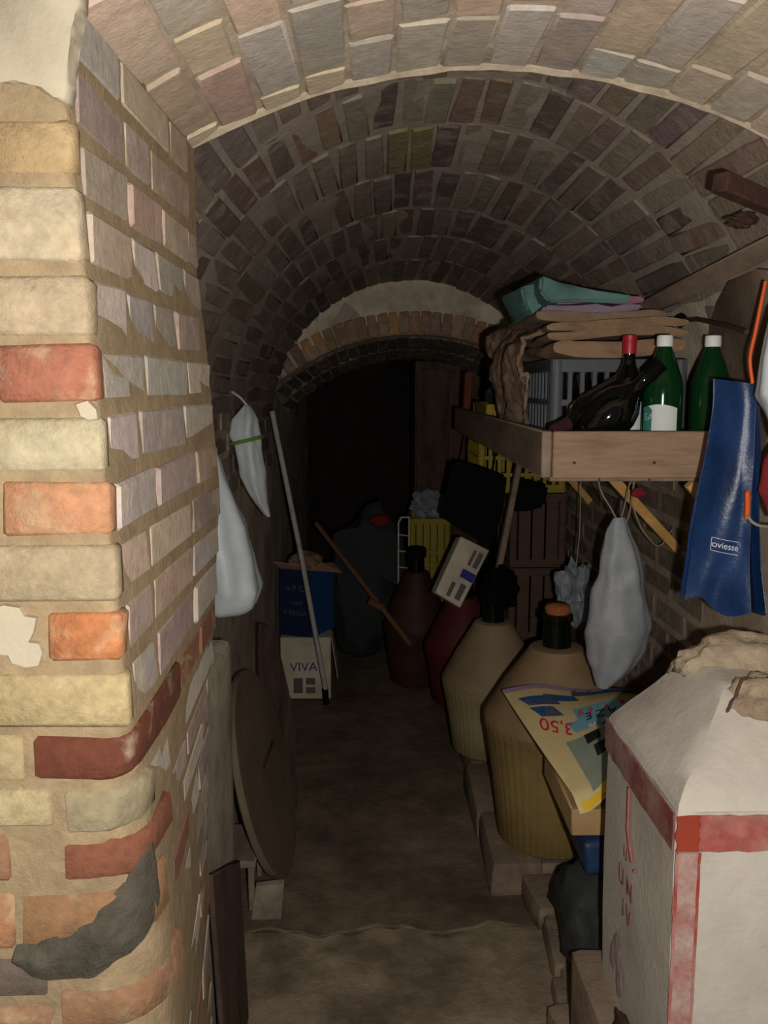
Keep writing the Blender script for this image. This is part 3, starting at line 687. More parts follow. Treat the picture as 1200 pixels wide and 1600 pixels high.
ink(.42, .99, .31, .50, M['ink_cyan'], sk=.02); ink(.33, .62, .44, .55, M['ink_cyan'], sk=.05); ink(.60, .99, .50, .62, M['ink_cyan'])
ink(.25, .86, .60, .95, M['ink_green'], sk=.04); ink(.43, .57, .60, .68, M['ink_black'], .0036); ink(.48, .64, .71, .80, M['ink_black'], .0036)
ink(.08, .40, .965, .998, M['ink_yellow'], .0036); ink(.40, .97, .95, .99, M['ink_yellow'], .0036)
def news_text(t, s, uc, vc, m, ang=PI):
    ca, sa = math.cos(ang), math.sin(ang)
    def fn(x, y, z):
        a, b = x * ca - y * sa, x * sa + y * ca
        U, V = min(1, max(0, uc + a)), min(1, max(0, vc - b)); return news(U, V) + news_n(U, V) * (.0042 + z)
    text_mesh(t, s, fn, 'lettering', m, paper, .0003)
news_text('3,50', .16, .24, .46, M['ink_red'], PI - .35); news_text('V . 6 9', .10, .58, .38, M['ink_red'], PI - .1); news_text('a a', .12, .85, .36, M['ink_red'], PI - .1)
news_text('A A Z E', .11, .68, .45, M['ink_black'], PI - .1); news_text('. r . r . .', .09, .66, .56, M['ink_black'], PI - .1)
for k in range(4):
    ink(.50 + .12 * k, .56 + .12 * k, .515, .55, M['ink_white'], .0036)

# ------------------------------------------------------------------ shelf on the right wall
shx, shn, shf, sz0, sz1 = .385, 1.87, 3.86, 1.312, 1.402
sh = thing('wooden_shelf', 'long raw pine board shelf with raised edges along the right wall', 'shelf', (.6, 2.8, 1.29))
bm = BM(); box(bm, ((shx + .825) / 2, shn + .012, (sz0 + sz1) / 2 - .006), (.825 - shx, .024, .100), bev=.003); part('end_board', bm, M['wood'], sh)
bm = BM(); box(bm, (shx - .011, (shn + shf) / 2 + .012, (sz0 + sz1) / 2 - .006), (.022, shf - shn, .100), bev=.003); part('side_board', bm, M['wood_grey'], sh)
for k in range(4):
    bm = BM(); box(bm, (shx + .055 + k * .109, (shn + shf) / 2 + .02, 1.300), (.106, shf - shn - .03, .018), bev=.002); part('shelf_plank', bm, M['wood_grey'], sh)
bm = BM(); beam(bm, (.70, 1.93, 1.285), (.822, 1.95, 1.155), .022, .026, up=(.7, 0, .7)); part('strut', bm, M['wood_yellow'], sh, 40, 'yellow pine strut under the near end')
bm = BM(); beam(bm, (.60, 2.30, 1.288), (.824, 2.34, 1.06), .022, .026, up=(.7, 0, .7)); part('strut', bm, M['wood_yellow'], sh, 40, 'yellow pine strut behind the near one')
bm = BM(); beam(bm, (.62, 3.30, 1.288), (.824, 3.30, 1.06), .022, .026, up=(.7, 0, .7)); part('strut', bm, M['wood_yellow'], sh)
bm = BM()
for x in (.43, .60, .77):
    bm = BM(); lathe(bm, [(.003, 0), (.003, .003), (.001, .004)], 8, Matrix.Translation((x, shn - .001, 1.335)) @ Matrix.Rotation(PI / 2, 4, 'X')); part('nail', bm, M['rust'], sh)
ZS = 1.3105
# plank propped against the shelf
bm = BM(); beam(bm, (.590, 3.44, 1.276), (.40, 3.50, .112), .045, .022, up=(1, 0, 0), bev=.003)
single('propped_plank', bm, M['wood_grey'], 'narrow grey wooden plank propped slanting under the shelf', 'plank', (.40, 3.50, .102))

def crate(name, label, x0, x1, y0, y1, z0, z1, m, nx, ny, rows=(), group=None, t=.012, sw=.012):
    o = thing(name, label, 'crate', ((x0 + x1) / 2, (y0 + y1) / 2, z0), group)
    bm = BM(); box(bm, ((x0 + x1) / 2, (y0 + y1) / 2, z0 + .006), (x1 - x0, y1 - y0, .012), bev=.002); part('crate_floor', bm, m, o)
    for zz, hh, nm in ((z1 - .016, .032, 'rim'), (z0 + .022, .022, 'bottom_rail')):
        bm = BM()
        for yy in (y0 + t / 2, y1 - t / 2): box(bm, ((x0 + x1) / 2, yy, zz), (x1 - x0, t, hh), bev=.002)
        for xx in (x0 + t / 2, x1 - t / 2): box(bm, (xx, (y0 + y1) / 2, zz), (t, y1 - y0 - 2 * t, hh), bev=.002)
        part(nm, bm, m, o)
    for xx in (x0 + .014, x1 - .014):
        for yy in (y0 + .014, y1 - .014):
            bm = BM(); tube(bm, [(xx, yy, z0 + .01), (xx, yy, z1 - .004)], .017, 10); part('corner_post', bm, m, o)
    for zz in rows:
        bm = BM()
        for yy in (y0 + t / 2, y1 - t / 2): box(bm, ((x0 + x1) / 2, yy, zz), (x1 - x0 - .03, t * .7, .016), bev=.002)
        for xx in (x0 + t / 2, x1 - t / 2): box(bm, (xx, (y0 + y1) / 2, zz), (t * .7, y1 - y0 - .03, .016), bev=.002)
        part('rail', bm, m, o)
    b0 = BM(); box(b0, (0, 0, 0), (sw, t * .8, z1 - z0 - .03), bev=.002); me = mesh_of('slat', b0, m, Vector((0, 0, 0)), 40)
    for k in range(nx):
        x = x0 + .03 + (x1 - x0 - .06) * (k + .5) / nx
        for yy in (y0 + t * .5, y1 - t * .5):
            s = link('slat', me, o); s.location = Vector((x, yy, (z0 + z1) / 2)) - BASE[o]
    for k in range(ny):
        y = y0 + .03 + (y1 - y0 - .06) * (k + .5) / ny
        for xx in (x0 + t * .5, x1 - t * .5):
            s = link('slat', me, o); s.location = Vector((xx, y, (z0 + z1) / 2)) - BASE[o]; s.rotation_euler = (0, 0, PI / 2)
    return o
crate('grey_crate', 'grey ribbed plastic crate on the shelf under the folded sacks', .437, .765, 2.16, 2.70, ZS, 1.560, M['crate_grey'], 9, 11, (1.455,))
crate('yellow_basket', 'small yellow lattice basket at the far part of the shelf', .392, .56, 3.02, 3.42, ZS, 1.432, M['crate_yellow'], 7, 14, (1.345, 1.37, 1.395), sw=.007)
bm = BM(); lathe(bm, [(.028, 0), (.030, .004), (.030, .05), (.012, .066), (.010, .075)], 18, Matrix.Translation((.425, 2.985, ZS)))
single('blue_jar', bm, M['blue_card'], 'small blue plastic pot beside the yellow basket', 'pot', (.425, 2.985, ZS))
bm = BM(); lathe(bm, [(.022, 0), (.023, .004), (.020, .045), (.010, .06)], 18, Matrix.Translation((.450, 2.925, ZS)))
single('orange_jar', bm, M['orange_label'], 'small orange pot beside the blue pot', 'pot', (.450, 2.925, ZS))
bm = BM(); lump(bm, (.46, 3.17, 1.46), (.055, .09, .038), .35, 2.4, 6, 3, flat=-.7); single('dark_bundle', bm, M['tarp'], 'dark grey bundle with a lilac sheen lying in the yellow basket', 'bundle', (.46, 3.17, 1.43))

# bottles ---------------------------------------------------------------
def bottle_prof(kind):
    if kind == 'pet': return [(.034, 0), (.041, .004), (.043, .02), (.043, .165), (.0425, .185), (.038, .205), (.028, .235), (.017, .262), (.0145, .270), (.0145, .280)]
    return [(.033, 0), (.037, .004), (.0375, .02), (.0375, .175), (.035, .195), (.026, .215), (.0165, .232), (.0145, .245), (.0140, .285), (.0155, .287), (.0155, .297), (.013, .298)]
def green_bottle(x, y, label, with_label):
    o = thing('green_bottle', label, 'bottle', (x, y, ZS), 'green water bottles on the shelf'); mt = Matrix.Translation((x, y, ZS))
    bm = BM(); lathe(bm, bottle_prof('pet'), 36, mt); part('bottle_body', bm, M['pet_green'], o, 50)
    bm = BM(); lathe(bm, [(.0165, .270), (.0172, .274), (.0172, .291), (.0155, .294)], 28, mt, 28, .015); part('cap', bm, M['cap_white'], o, 40)
    if with_label:
        def lab(a0, a1, z0, z1, m, lift):
            bm = BM(); sheet(bm, lambda u, v: (x + (.0435 + lift) * math.cos(a0 + (a1 - a0) * u), y + (.0435 + lift) * math.sin(a0 + (a1 - a0) * u), ZS + z0 + (z1 + .008 * math.sin(PI * u) - z0) * v), 20, 4); return part('paper_label', bm, m, o, 60)
        lab(R_(-168), R_(-62), .035, .138, M['white_label'], .0002); lab(R_(-168), R_(-136), .035, .134, M['teal_label'], .0006)
        text_mesh('SA', .022, lambda a, b, c: (x + .0448 * math.cos(R_(-146) + a / .044), y + .0448 * math.sin(R_(-146) + a / .044), ZS + .118 + b), 'lettering', M['ink_white'], o, .0001)
    return o
green_bottle(.640, 1.955, 'green plastic bottle with white cap and white label on the shelf', True)
green_bottle(.748, 1.962, 'unlabelled green plastic bottle with white cap next to the labelled one', False)
def wine(mt, base, label, foil, lab=None, lsize=(.05, .13)):
    o = thing('wine_bottle', label, 'bottle', base, 'dark wine bottles on the shelf')
    bm = BM(); lathe(bm, bottle_prof('wine'), 36, mt); part('bottle_body', bm, M['glass_black'], o, 50)
    bm = BM(); lathe(bm, [(.0155, .258), (.0155, .262), (.0155, .284), (.0168, .287), (.0168, .299), (.004, .3005)], 24, mt); part('foil_capsule', bm, foil, o, 50)
    if lab:
        for (m, a0, a1, z0, z1) in lab:
            bm = BM(); sheet(bm, lambda u, v: mt @ Vector((.0380 * math.cos(a0 + (a1 - a0) * u), .0380 * math.sin(a0 + (a1 - a0) * u), z0 + (z1 - z0) * v)), 14, 2); part('paper_label', bm, m, o, 60)
    return o
wine(Matrix.Translation((.592, 2.055, ZS)), (.592, 2.055, ZS), 'upright dark wine bottle with red capsule behind the lying ones', M['red_foil'], [(M['white_label'], R_(-120), R_(-40), .05, .15), (M['red_cloth'], R_(-95), R_(-50), .055, .085)])
def lying(p, q):
    p, q = Vector(p), Vector(q); d = (q - p).normalized(); return Matrix.Translation(p) @ d.to_track_quat('Z', 'Y').to_matrix().to_4x4()
a = Vector((0.6176, 2.1, 1.503)); b = Vector((0.4265, 1.945, 1.4112))
wine(lying(a, b), (.52, 1.985, ZS), 'dark wine bottle lying neck down to the left with an orange label', M['purple_foil'], [(M['orange_label'], R_(150), R_(330), .16, .196)])
o = thing('wine_bottle', 'big-bellied dark bottle slanting with its neck up to the right', 'bottle', (.52, 1.95, ZS), 'dark wine bottles on the shelf')
mt = lying((0.4743, 1.975, 1.3728), (0.6215, 1.93, 1.541))
bm = BM(); lathe(bm, [(.030, 0), (.044, .006), (.052, .03), (.055, .07), (.053, .10), (.044, .125), (.028, .145), (.0175, .16), (.0155, .18), (.0155, .215), (.0175, .217), (.0175, .228), (.014, .23)], 36, mt); part('bottle_body', bm, M['glass_black'], o, 50)
bm = BM(); lathe(bm, [(.0185, .196), (.0185, .23), (.016, .234), (.004, .235)], 24, mt); part('stopper', bm, M['black'], o, 50)

# folded sacks and cloths on the crate -----------------------------------
def folded(name, label, cat, x0, x1, y0, y1, z0, th, m, seed, folds=2, group=None, tilt=0, tz=0):
    """a cloth folded in layers: each layer a wavy slab with a rounded fold at its left edge."""
    bm = BM(); lt = th / folds
    for k in range(folds):
        sx = random.uniform(-.012, .012)
        def fn(a, t, k=k, sx=sx):
            # a runs round the rounded rectangle, t along y
            y = y0 + (y1 - y0) * t; w = (x1 - x0) / 2; cx = (x0 + x1) / 2 + sx; h = lt * .5
            c, s = math.cos(a), math.sin(a); e = .5
            X_ = cx + w * math.copysign(abs(c) ** e, c) + .008 * nz((t * 4, k, a), 1, seed)
            Z_ = z0 + lt * (k + .5) + h * 1.06 * math.copysign(abs(s) ** .5, s) + tilt * (X_ - x0) + tz * (y - y0) + .010 * nz((X_ * 6, y * 6, seed), 1, seed) + .005 * nz((X_ * 14, y * 12, k), 1, seed)
            return Vector((X_, y + .022 * nz((X_ * 9, k * 2, 0), 1, seed), Z_))
        n = 28; rings = [[fn(2 * PI * i / n, t / 12) for i in range(n)] for t in range(13)]
        loft(bm, rings)
    return single(name, bm, m, label, cat, ((x0 + x1) / 2, (y0 + y1) / 2, z0), group, 60)
G = 'brown sacks piled on the grey crate'
folded('folded_sack', 'lowest folded brown sack, flat on the grey crate', 'sack', .425, .735, 2.10, 2.60, 1.563, .036, M['jute'], 1, 1, G, tilt=.02)
folded('folded_sack', 'middle folded brown sack of the pile on the crate', 'sack', .410, .745, 2.15, 2.60, 1.602, .042, M['jute'], 2, 2, G, tilt=.03)
folded('folded_sack', 'topmost folded brown sack, right under the teal cloth', 'sack', .395, .715, 2.19, 2.62, 1.648, .026, M['jute_grey'], 3, 1, G, tilt=.02)
# sack drooping over the left of the crate
def droop(u, v):
    a = u; y = 2.86 - .62 * a
    top = Vector((.455, y, 1.665 - .03 * a)); drop = (.10 + .20 * max(0, math.sin(PI * min(1, a * 1.02))) ** .7 + .06 * a) * (1 - .25 * (a < .15))
    out = .050 * math.sin(PI * min(1, v * 1.25)) + .014 * math.sin(a * 17 + v * 4) + .008 * math.sin(v * 15 + a * 5) + .022 * nz((a * 5, v * 4, 0), 1, 12)
    return Vector((top.x - .062 * min(1, v * 5) ** .5 - out * .45 + .012 * v, top.y + .02 * nz((a * 3, v * 3, 0), 1, 4), top.z - drop * v + .006 * math.sin(v * 22 + 4 * a)))
bm = BM(); sheet(bm, droop, 60, 50, .008); jitter(bm, .010, 30, 2); jitter(bm, .005, 70, 2)
single('drooping_sack', bm, M['jute_grey'], 'crumpled brown sack drooping down over the left of the grey crate', 'sack', (.44, 2.55, 1.66), G, 60)
GC = 'folded cloths on top of the sacks'
def cloth_slab(name, label, pts, d, m, seed, bev=.006):
    bm = BM(); slab(bm, pts, d); bmesh.ops.bevel(bm, geom=bm.edges[:], offset=bev, segments=2, affect='EDGES')
    bmesh.ops.triangulate(bm, faces=bm.faces[:]); bmesh.ops.subdivide_edges(bm, edges=bm.edges[:], cuts=2, use_grid_fill=True); jitter(bm, .007, 20, seed)
    zb_ = min(v.co.z for v in bm.verts); c_ = sum((v.co for v in bm.verts), Vector()) / len(bm.verts)
    return single(name, bm, m, label, 'cloth', (c_.x, c_.y, zb_), GC, 60)
cloth_slab('folded_cloth', 'mauve and teal striped cloth folded on the sacks below the teal cloth', [(0.4103, 2.24, 1.6572), (0.5042, 2.22, 1.6666), (0.6679, 2.22, 1.6807), (0.6736, 2.22, 1.6961), (0.5507, 2.22, 1.6898), (0.4316, 2.24, 1.6944)], (-.01, .34, .002), M['mauve'], 5)
cloth_slab('pink_cloth', 'dusty pink folded cloth between the teal cloth and the striped one', [(0.4529, 2.22, 1.6958), (0.5572, 2.215, 1.6955), (0.6688, 2.215, 1.6987), (0.665, 2.215, 1.714), (0.5485, 2.215, 1.7184), (0.4492, 2.22, 1.7142)], (-.01, .32, .002), M['pink'], 9, .004)
cloth_slab('teal_cloth', 'teal cloth with a peaked fold on the very top of the pile', [(0.4331, 2.2, 1.697), (0.6314, 2.2, 1.6973), (0.6387, 2.2, 1.711), (0.5368, 2.2, 1.723), (0.4703, 2.22, 1.7478), (0.4206, 2.25, 1.7649), (0.4127, 2.22, 1.7294)], (-.01, .32, .0), M['teal'], 8)
cloth_slab('teal_cloth', 'greyish teal cloth end sticking out left beside the peaked teal cloth', [(0.4164, 2.3, 1.6614), (0.4409, 2.3, 1.6614), (0.4256, 2.3, 1.7503), (0.3819, 2.32, 1.746), (0.3945, 2.32, 1.6981), (0.4063, 2.31, 1.6813)], (-.01, .26, .0), M['teal'], 3)
# far end of the shelf
bm = BM(); box(bm, (.397, 3.70, 1.430), (.030, .045, .238), rot=(.03, .04, 0), bev=.003); single('red_brown_batten', bm, M['wood_red'], 'short red-brown batten standing at the far end of the shelf', 'batten', (.397, 3.70, ZS))
bm = BM(); lump(bm, (.445, 3.66, 1.36), (.045, .05, .065), .3, 2.2, 14, 3, flat=-.75); single('black_bundle', bm, M['black_cloth'], 'black bundle beside the red-brown batten', 'bundle', (.445, 3.66, ZS))
cb = thing('dark_cupboard', 'tall dark cupboard in the shadows behind the end arch', 'cupboard', (.40, 5.1, 0))
bm = BM(); box(bm, (.42, 5.1, .815), (.36, .4, 1.62), bev=.006); part('carcass', bm, M['wood_dark'], cb)
for x in (.333, .509):
    bm = BM(); box(bm, (x, 4.894, .83), (.168, .016, 1.5), bev=.004); d = part('cupboard_door', bm, M['wood_dark'], cb)
    bm = BM(); lump(bm, (x + (.06 if x < .4 else -.06), 4.878, .85), (.01, .01, .01), 0, 1, 1, 2); part('knob', bm, M['rust'], d)
g = thing('glass_bottle', 'small clear glass bottle standing on top of the dark cupboard', 'bottle', (.405, 5.0, 1.626)); mt = Matrix.Translation((.405, 5.0, 1.626))
bm = BM(); lathe(bm, [(.030, 0), (.034, .004), (.034, .07), (.026, .09), (.013, .105), (.012, .13)], 24, mt); part('bottle_body', bm, M['clear_glass'], g, 50)
bm = BM(); lathe(bm, [(.0145, .122), (.0145, .142), (.012, .144)], 18, mt); part('cap', bm, M['wood_dark'], g, 50)

# ------------------------------------------------------------------ brown panel, rod and hanging bags on the right
bm = BM()
o_ = [(.806, 2.12, 1.315), (.806, 1.80, 1.315), (.795, 1.77, 1.47), (.772, 1.72, 1.62), (.745, 1.70, 1.71), (.738, 1.78, 1.725), (.747, 1.90, 1.712), (.760, 1.99, 1.68), (.774, 2.06, 1.63), (.790, 2.10, 1.56)]
slab(bm, o_, (.010, 0, .003)); bmesh.ops.bevel(bm, geom=bm.edges[:], offset=.003, segments=1, affect='EDGES')
single('round_topped_board', bm, M['panel_brown'], 'dull brown round-topped board leaning on the wall behind the bottles', 'board', (.80, 1.95, ZS))
bm = BM(); tube(bm, [(.768, 2.22, 1.655), (.760, 2.10, 1.650), (.742, 1.88, 1.622), (.728, 1.74, 1.60)], .0055, 8)
rd = single('thin_rod', bm, M['rust'], 'thin rusty rod with a dark knob crossing the brown round-topped board', 'rod', (.742, 1.88, 1.622))
bm = BM(); lump(bm, (.764, 2.22, 1.655), (.018, .02, .018), .2, 2, 1, 2); part('knob', bm, M['black'], rd)

def hang_bag(bm, secs, folds=.12, k=7, seed=0, n=44, m=26, crease=.006):
    """lofted film bag: secs = (t, centre, half width, half depth); folds gather the sides."""
    secs = [(t, Vector(c), w, d) for t, c, w, d in secs]; rings = []
    for j in range(m + 1):
        t = j / m; i = 0
        while i < len(secs) - 2 and t > secs[i + 1][0]: i += 1
        a, b = secs[i], secs[i + 1]; q = (t - a[0]) / (b[0] - a[0]); q = q * q * (3 - 2 * q) * .5 + q * .5
        c = a[1].lerp(b[1], q); w = a[2] + (b[2] - a[2]) * q; d = a[3] + (b[3] - a[3]) * q; ring = []
        for s in range(n):
            an = 2 * PI * s / n; f = 1 + folds * (1 - .55 * t) * math.sin(k * an + seed + 2.2 * t + 1.5 * nz((an, t * 2, seed), 1)) + .10 * nz((math.cos(an) * 2, math.sin(an) * 2, t * 5 + seed), 1)
            p = c + Vector((math.cos(an) * w * f, math.sin(an) * d * f, 0))
            p += Vector((nz(p, 16, seed), nz(p, 16, seed + 2), nz(p, 16, seed + 4))) * crease; ring.append(p)
        rings.append(ring)
    return loft(bm, rings)

# white bag hung from the shelf by strings
wb = thing('hanging_plastic_bag', 'greyish white plastic bag hanging by string under the shelf', 'bag', (.64, 2.30, .70))
bm = BM(); hang_bag(bm, [(0, (0.6477, 2.28, 1.1562), .014, .010), (.08, (0.649, 2.28, 1.1224), .028, .022), (.30, (0.6555, 2.29, 1.023), .058, .04), (.72, (0.6616, 2.3, 0.846), .093, .065), (.9, (0.6515, 2.3, 0.7482), .062, .05), (1, (0.631, 2.3, 0.6908), .018, .02)], .05, 7, 2, crease=.010)
part('bag_body', bm, M['grey_bag'], wb, 70)
for p in ([(0.6394, 2.28, 1.1529), (0.6225, 2.29, 1.1852), (0.6038, 2.3, 1.2178), (0.5943, 2.3, 1.2481)], [(0.6513, 2.28, 1.1495), (0.6541, 2.26, 1.1893), (0.6505, 2.22, 1.2405), (0.6534, 2.2, 1.2654)], [(0.6606, 2.28, 1.1257), (0.6681, 2.26, 1.1726), (0.6608, 2.22, 1.2275), (0.6599, 2.2, 1.2654)], [(0.6711, 2.25, 1.1906), (0.7113, 2.28, 1.1188), (0.7684, 2.32, 1.0722), (0.8111, 2.35, 1.1104)]):
    bm = BM(); tube(bm, curve(p, 5), .0022, 6); part('string', bm, M['string'], wb)
bm = BM(); lump(bm, (0.6588, 2.16, 1.2348), (.016, .014, .013), .4, 2, 6, 3); single('red_rag', bm, M['red_cloth'], 'small dark red rag tied under the shelf beside the yellow strut', 'rag', (0.6588, 2.16, 1.2348))

# blue shop bag
bb = thing('blue_paper_bag', 'glossy blue paper bag with white lettering hanging beside the shelf end', 'bag', (.65, 1.63, 1.10))
A = [Vector((0.6338, 1.66, 1.5095)), Vector((0.6923, 1.6, 1.5))]; Bq = [Vector((0.6163, 1.66, 1.0909)), Vector((0.7013, 1.6, 1.0723))]
def bagf(u, v):
    l = A[0].lerp(Bq[0], v); r = A[1].lerp(Bq[1], v); p = l.lerp(r, u)
    p.x += .010 * math.sin(v * 5.2 + .6) * (1 - u); p.y += -.012 * math.sin(PI * u) * math.sin(PI * v) + .010 * math.sin(u * 6 + v * 4.5) * v + .008 * nz((u * 3, v * 4, 0), 1, 3)
    if v > .8: p.x += -.010 * (1 - u) * (v - .8) / .2; p.z += .012 * math.sin(u * 7) * (v - .8) / .2
    return p
bm = BM(); sheet(bm, bagf, 26, 50, .0015); part('front_panel', bm, M['blue_bag'], bb, 60)
def gus(u, v):
    p = bagf(1, v); w = (.012 + .075 * v ** .6 * (1 - .35 * max(0, v - .7) / .3)) * u
    return p + Vector((w * .62, w * .8, .010 * u * math.sin(v * 9) - .02 * u * v)) + Vector((0, .012 * math.sin(PI * u), 0))
bm = BM(); sheet(bm, gus, 10, 40, .0015); part('side_gusset', bm, M['blue_dark'], bb, 60, 'dark navy side of the bag')
bm = BM(); sheet(bm, lambda u, v: bagf(u, v) + Vector((.05 * math.sin(PI * u) * v + .03 * v * u, .05 * (.25 + v) * (1 - .0 * u) * math.sin(PI * min(1, .15 + u)), 0)), 20, 40, .0015); part('back_panel', bm, M['blue_bag'], bb, 60)
def bag_txt(uc, vc, s):
    def fn(x, y, z):
        U, V = uc + x / .092, vc - y / .40; e = .01
        n_ = (bagf(U + e, V) - bagf(U - e, V)).cross(bagf(U, V - e) - bagf(U, V + e)).normalized(); n_ = n_ if n_.y < 0 else -n_
        return bagf(U, V) + n_ * (-.0035 - z) * (-1)
    return fn
text_mesh('oviesse', .0165, bag_txt(.56, .715, 1), 'lettering', M['ink_white'], bb, .0003)
bm = BM()
for vv in (.687, .745):
    f = bag_txt(.56, vv, 1); sheet(bm, lambda u, v: f(-.024 + .048 * u, .0004 - .0008 * v, 0), 10, 1, .0004)
f = bag_txt(.56, .716, 1); sheet(bm, lambda u, v: f(-.025 + .0008 * u, -.0116 + .0232 * v, 0), 1, 6, .0004)
part('lettering_frame', bm, M['ink_white'], bb)
for p in ([bagf(.92, .0), Vector((0.6823, 1.61, 1.5456)), Vector((0.6889, 1.61, 1.5909)), Vector((0.6954, 1.61, 1.6358)), Vector((0.7062, 1.62, 1.6814))],):
    bm = BM(); tube(bm, curve(p, 6), [.0032] * 25, 8); h = part('cord_handle', bm, M['orange'], bb, 60, 'orange cord handle')
bm = BM(); tube(bm, curve([bagf(.97, .48), Vector((0.6813, 1.585, 1.305)), Vector((0.6826, 1.585, 1.2816)), Vector((0.6842, 1.588, 1.2577))], 5), .005, 8); part('cord_handle', bm, M['orange'], bb, 60, 'orange cord on the side edge')
bm = BM(); tube(bm, curve([Vector((0.6816, 1.58, 1.2636)), Vector((0.6916, 1.58, 1.2518)), Vector((0.7084, 1.58, 1.2448)), Vector((0.7471, 1.6, 1.2403))], 5), .0028, 6); part('string', bm, M['string'], bb)
# white bag and red net at the right edge
wt = thing('white_carrier_bag', 'bright white carrier bag at the right edge beside the orange cord', 'bag', (.72, 1.48, 1.46))
bm = BM(); hang_bag(bm, [(0, (.700, 1.50, 1.655), .010, .010), (.15, (.698, 1.50, 1.625), .030, .03), (.7, (.698, 1.50, 1.48), .046, .05), (1, (.708, 1.50, 1.40), .018, .02)], .10, 6, 5)
part('bag_body', bm, M['white_bag'], wt, 70)
bm = BM(); tube(bm, curve([(.70, 1.5, 1.65), (.71, 1.505, 1.72), (.74, 1.52, 1.80), (.79, 1.535, 1.84)], 5), .004, 6); part('bag_handle', bm, M['white_bag'], wt)
bm = BM(); hang_bag(bm, [(0, (.728, 1.56, 1.40), .010, .012), (.3, (.726, 1.56, 1.37), .028, .03), (.7, (.728, 1.56, 1.31), .034, .035), (1, (.728, 1.56, 1.26), .012, .012)], .12, 5, 9)
single('red_cloth_bundle', bm, M['red_cloth'], 'dark red cloth bundle hanging at the right edge under the white bag', 'cloth', (.728, 1.56, 1.26), smooth=70)

# ------------------------------------------------------------------ under the shelf
def film(name, c, s, m, label, cat, seed, amp=.45, fr=2.6, flat=-.9):
    bm = BM(); lump(bm, c, s, amp, fr, seed, 4, flat=flat); jitter(bm, .014, 30, seed); return single(name, bm, m, label, cat, (c[0], c[1], c[2] + flat * s[2]), smooth=25)
cpb = film('clear_plastic_bag', (.690, 2.93, .79), (.060, .075, .115), M['clear_bag'], 'crumpled clear plastic bag hanging behind the corked demijohn', 'bag', 3)
bm = BM(); tube(bm, [(.69, 2.93, .87), (.70, 2.93, 1.0), (.70, 2.94, 1.292)], .002, 6); part('string', bm, M['string'], cpb)
film('black_plastic_bag', (.505, 3.40, .70), (.070, .065, .085), M['black'], 'crumpled black plastic bag behind the black-capped demijohn', 'bag', 7, .3)
st = [(0.11, .42), (.425, .735), (.74, 1.05)]
for i, (za, zb) in enumerate(st):
    lb = ['bottom dark wooden crate of the stack under the shelf', 'middle dark wooden crate of the stack under the shelf', 'top dark wooden crate of the stack, just below the yellow crate'][i]
    crate('wooden_crate', lb, .58, .812, 3.64 - .003 * i, 4.02, za, zb, M['crate_brown'], 3, 4, (), 'dark wooden crates stacked under the shelf', .014, .05)
crate('yellow_crate', 'yellow plastic crate on the dark stack right under the shelf', .44, .80, 3.62, 4.02, 1.056, 1.286, M['crate_yellow'], 8, 10, (1.13, 1.20), sw=.016)
bm = BM()
bs = [(0.3184, 3.49, 1.195), (0.4097, 3.49, 1.1796), (0.5375, 3.49, 1.1286), (0.5294, 3.49, 1.0211), (0.5007, 3.49, 0.918), (0.4812, 3.49, 0.8609), (0.4089, 3.49, 0.8871), (0.3366, 3.49, 0.9391), (0.28, 3.49, 0.9753), (0.2894, 3.49, 1.0601)]
slab(bm, bs, (.01, .085, 0)); bmesh.ops.bevel(bm, geom=bm.edges[:], offset=.012, segments=2, affect='EDGES'); jitter(bm, .008, 12)
hb = single('black_bag', bm, M['black'], 'flat black bag hanging below the shelf in front of the yellow crate', 'bag', (0.4127, 3.52, 0.8608))
bm = BM(); slab(bm, [(0.5779, 3.52, 1.1305), (0.7121, 3.52, 1.0994), (0.6989, 3.52, 1.0115), (0.6324, 3.52, 0.9909), (0.5654, 3.52, 0.991)], (0, .08, 0)); bmesh.ops.bevel(bm, geom=bm.edges[:], offset=.012, segments=2, affect='EDGES'); part('side_pouch', bm, M['black'], hb, 40)
for px_ in (0, 1):
    bm = BM(); a = Vector([(0.3672, 3.52, 1.1821), (0.4803, 3.52, 1.1461)][px_]); tube(bm, [a, a + Vector((.01, .01, .04)), Vector((a.x + .02, 3.53, 1.291))], .004, 6); part('strap', bm, M['black_cloth'], hb)
# tilted white carton on the red demijohn
ct = thing('white_carton', 'white printed carton lying tilted on the dark red demijohn', 'carton', (.345, 3.56, .66))
fa, fb, fc, fd = [Vector(p) for p in ((0.2578, 3.5, 0.6651), (0.3596, 3.5, 0.601), (0.4833, 3.56, 0.8268), (0.3647, 3.56, 0.8855))]
nrm = (fb - fa).cross(fd - fa).normalized(); nrm = nrm if nrm.y > 0 else -nrm
bm = BM(); slab(bm, [fa, fb, fc, fd], nrm * .09); bmesh.ops.bevel(bm, geom=bm.edges[:], offset=.003, segments=1, affect='EDGES'); part('body', bm, M['white_card'], ct)
def ctp(u0, v0, u1, v1, m):
    q = lambda u, v: fa.lerp(fb, u).lerp(fd.lerp(fc, u), v) - nrm * .0015
    bm = BM(); slab(bm, [q(u0, v0), q(u1, v0), q(u1, v1), q(u0, v1)], nrm * .001); part('printed_patch', bm, m, ct)
ctp(.36, .06, .50, .30, M['ink_grey']); ctp(.66, .08, .86, .34, M['ink_grey']); ctp(.50, .42, .98, .56, M['ink_blue']); ctp(.56, .64, .66, .90, M['ink_grey']); ctp(.74, .64, .90, .90, M['ink_grey'])

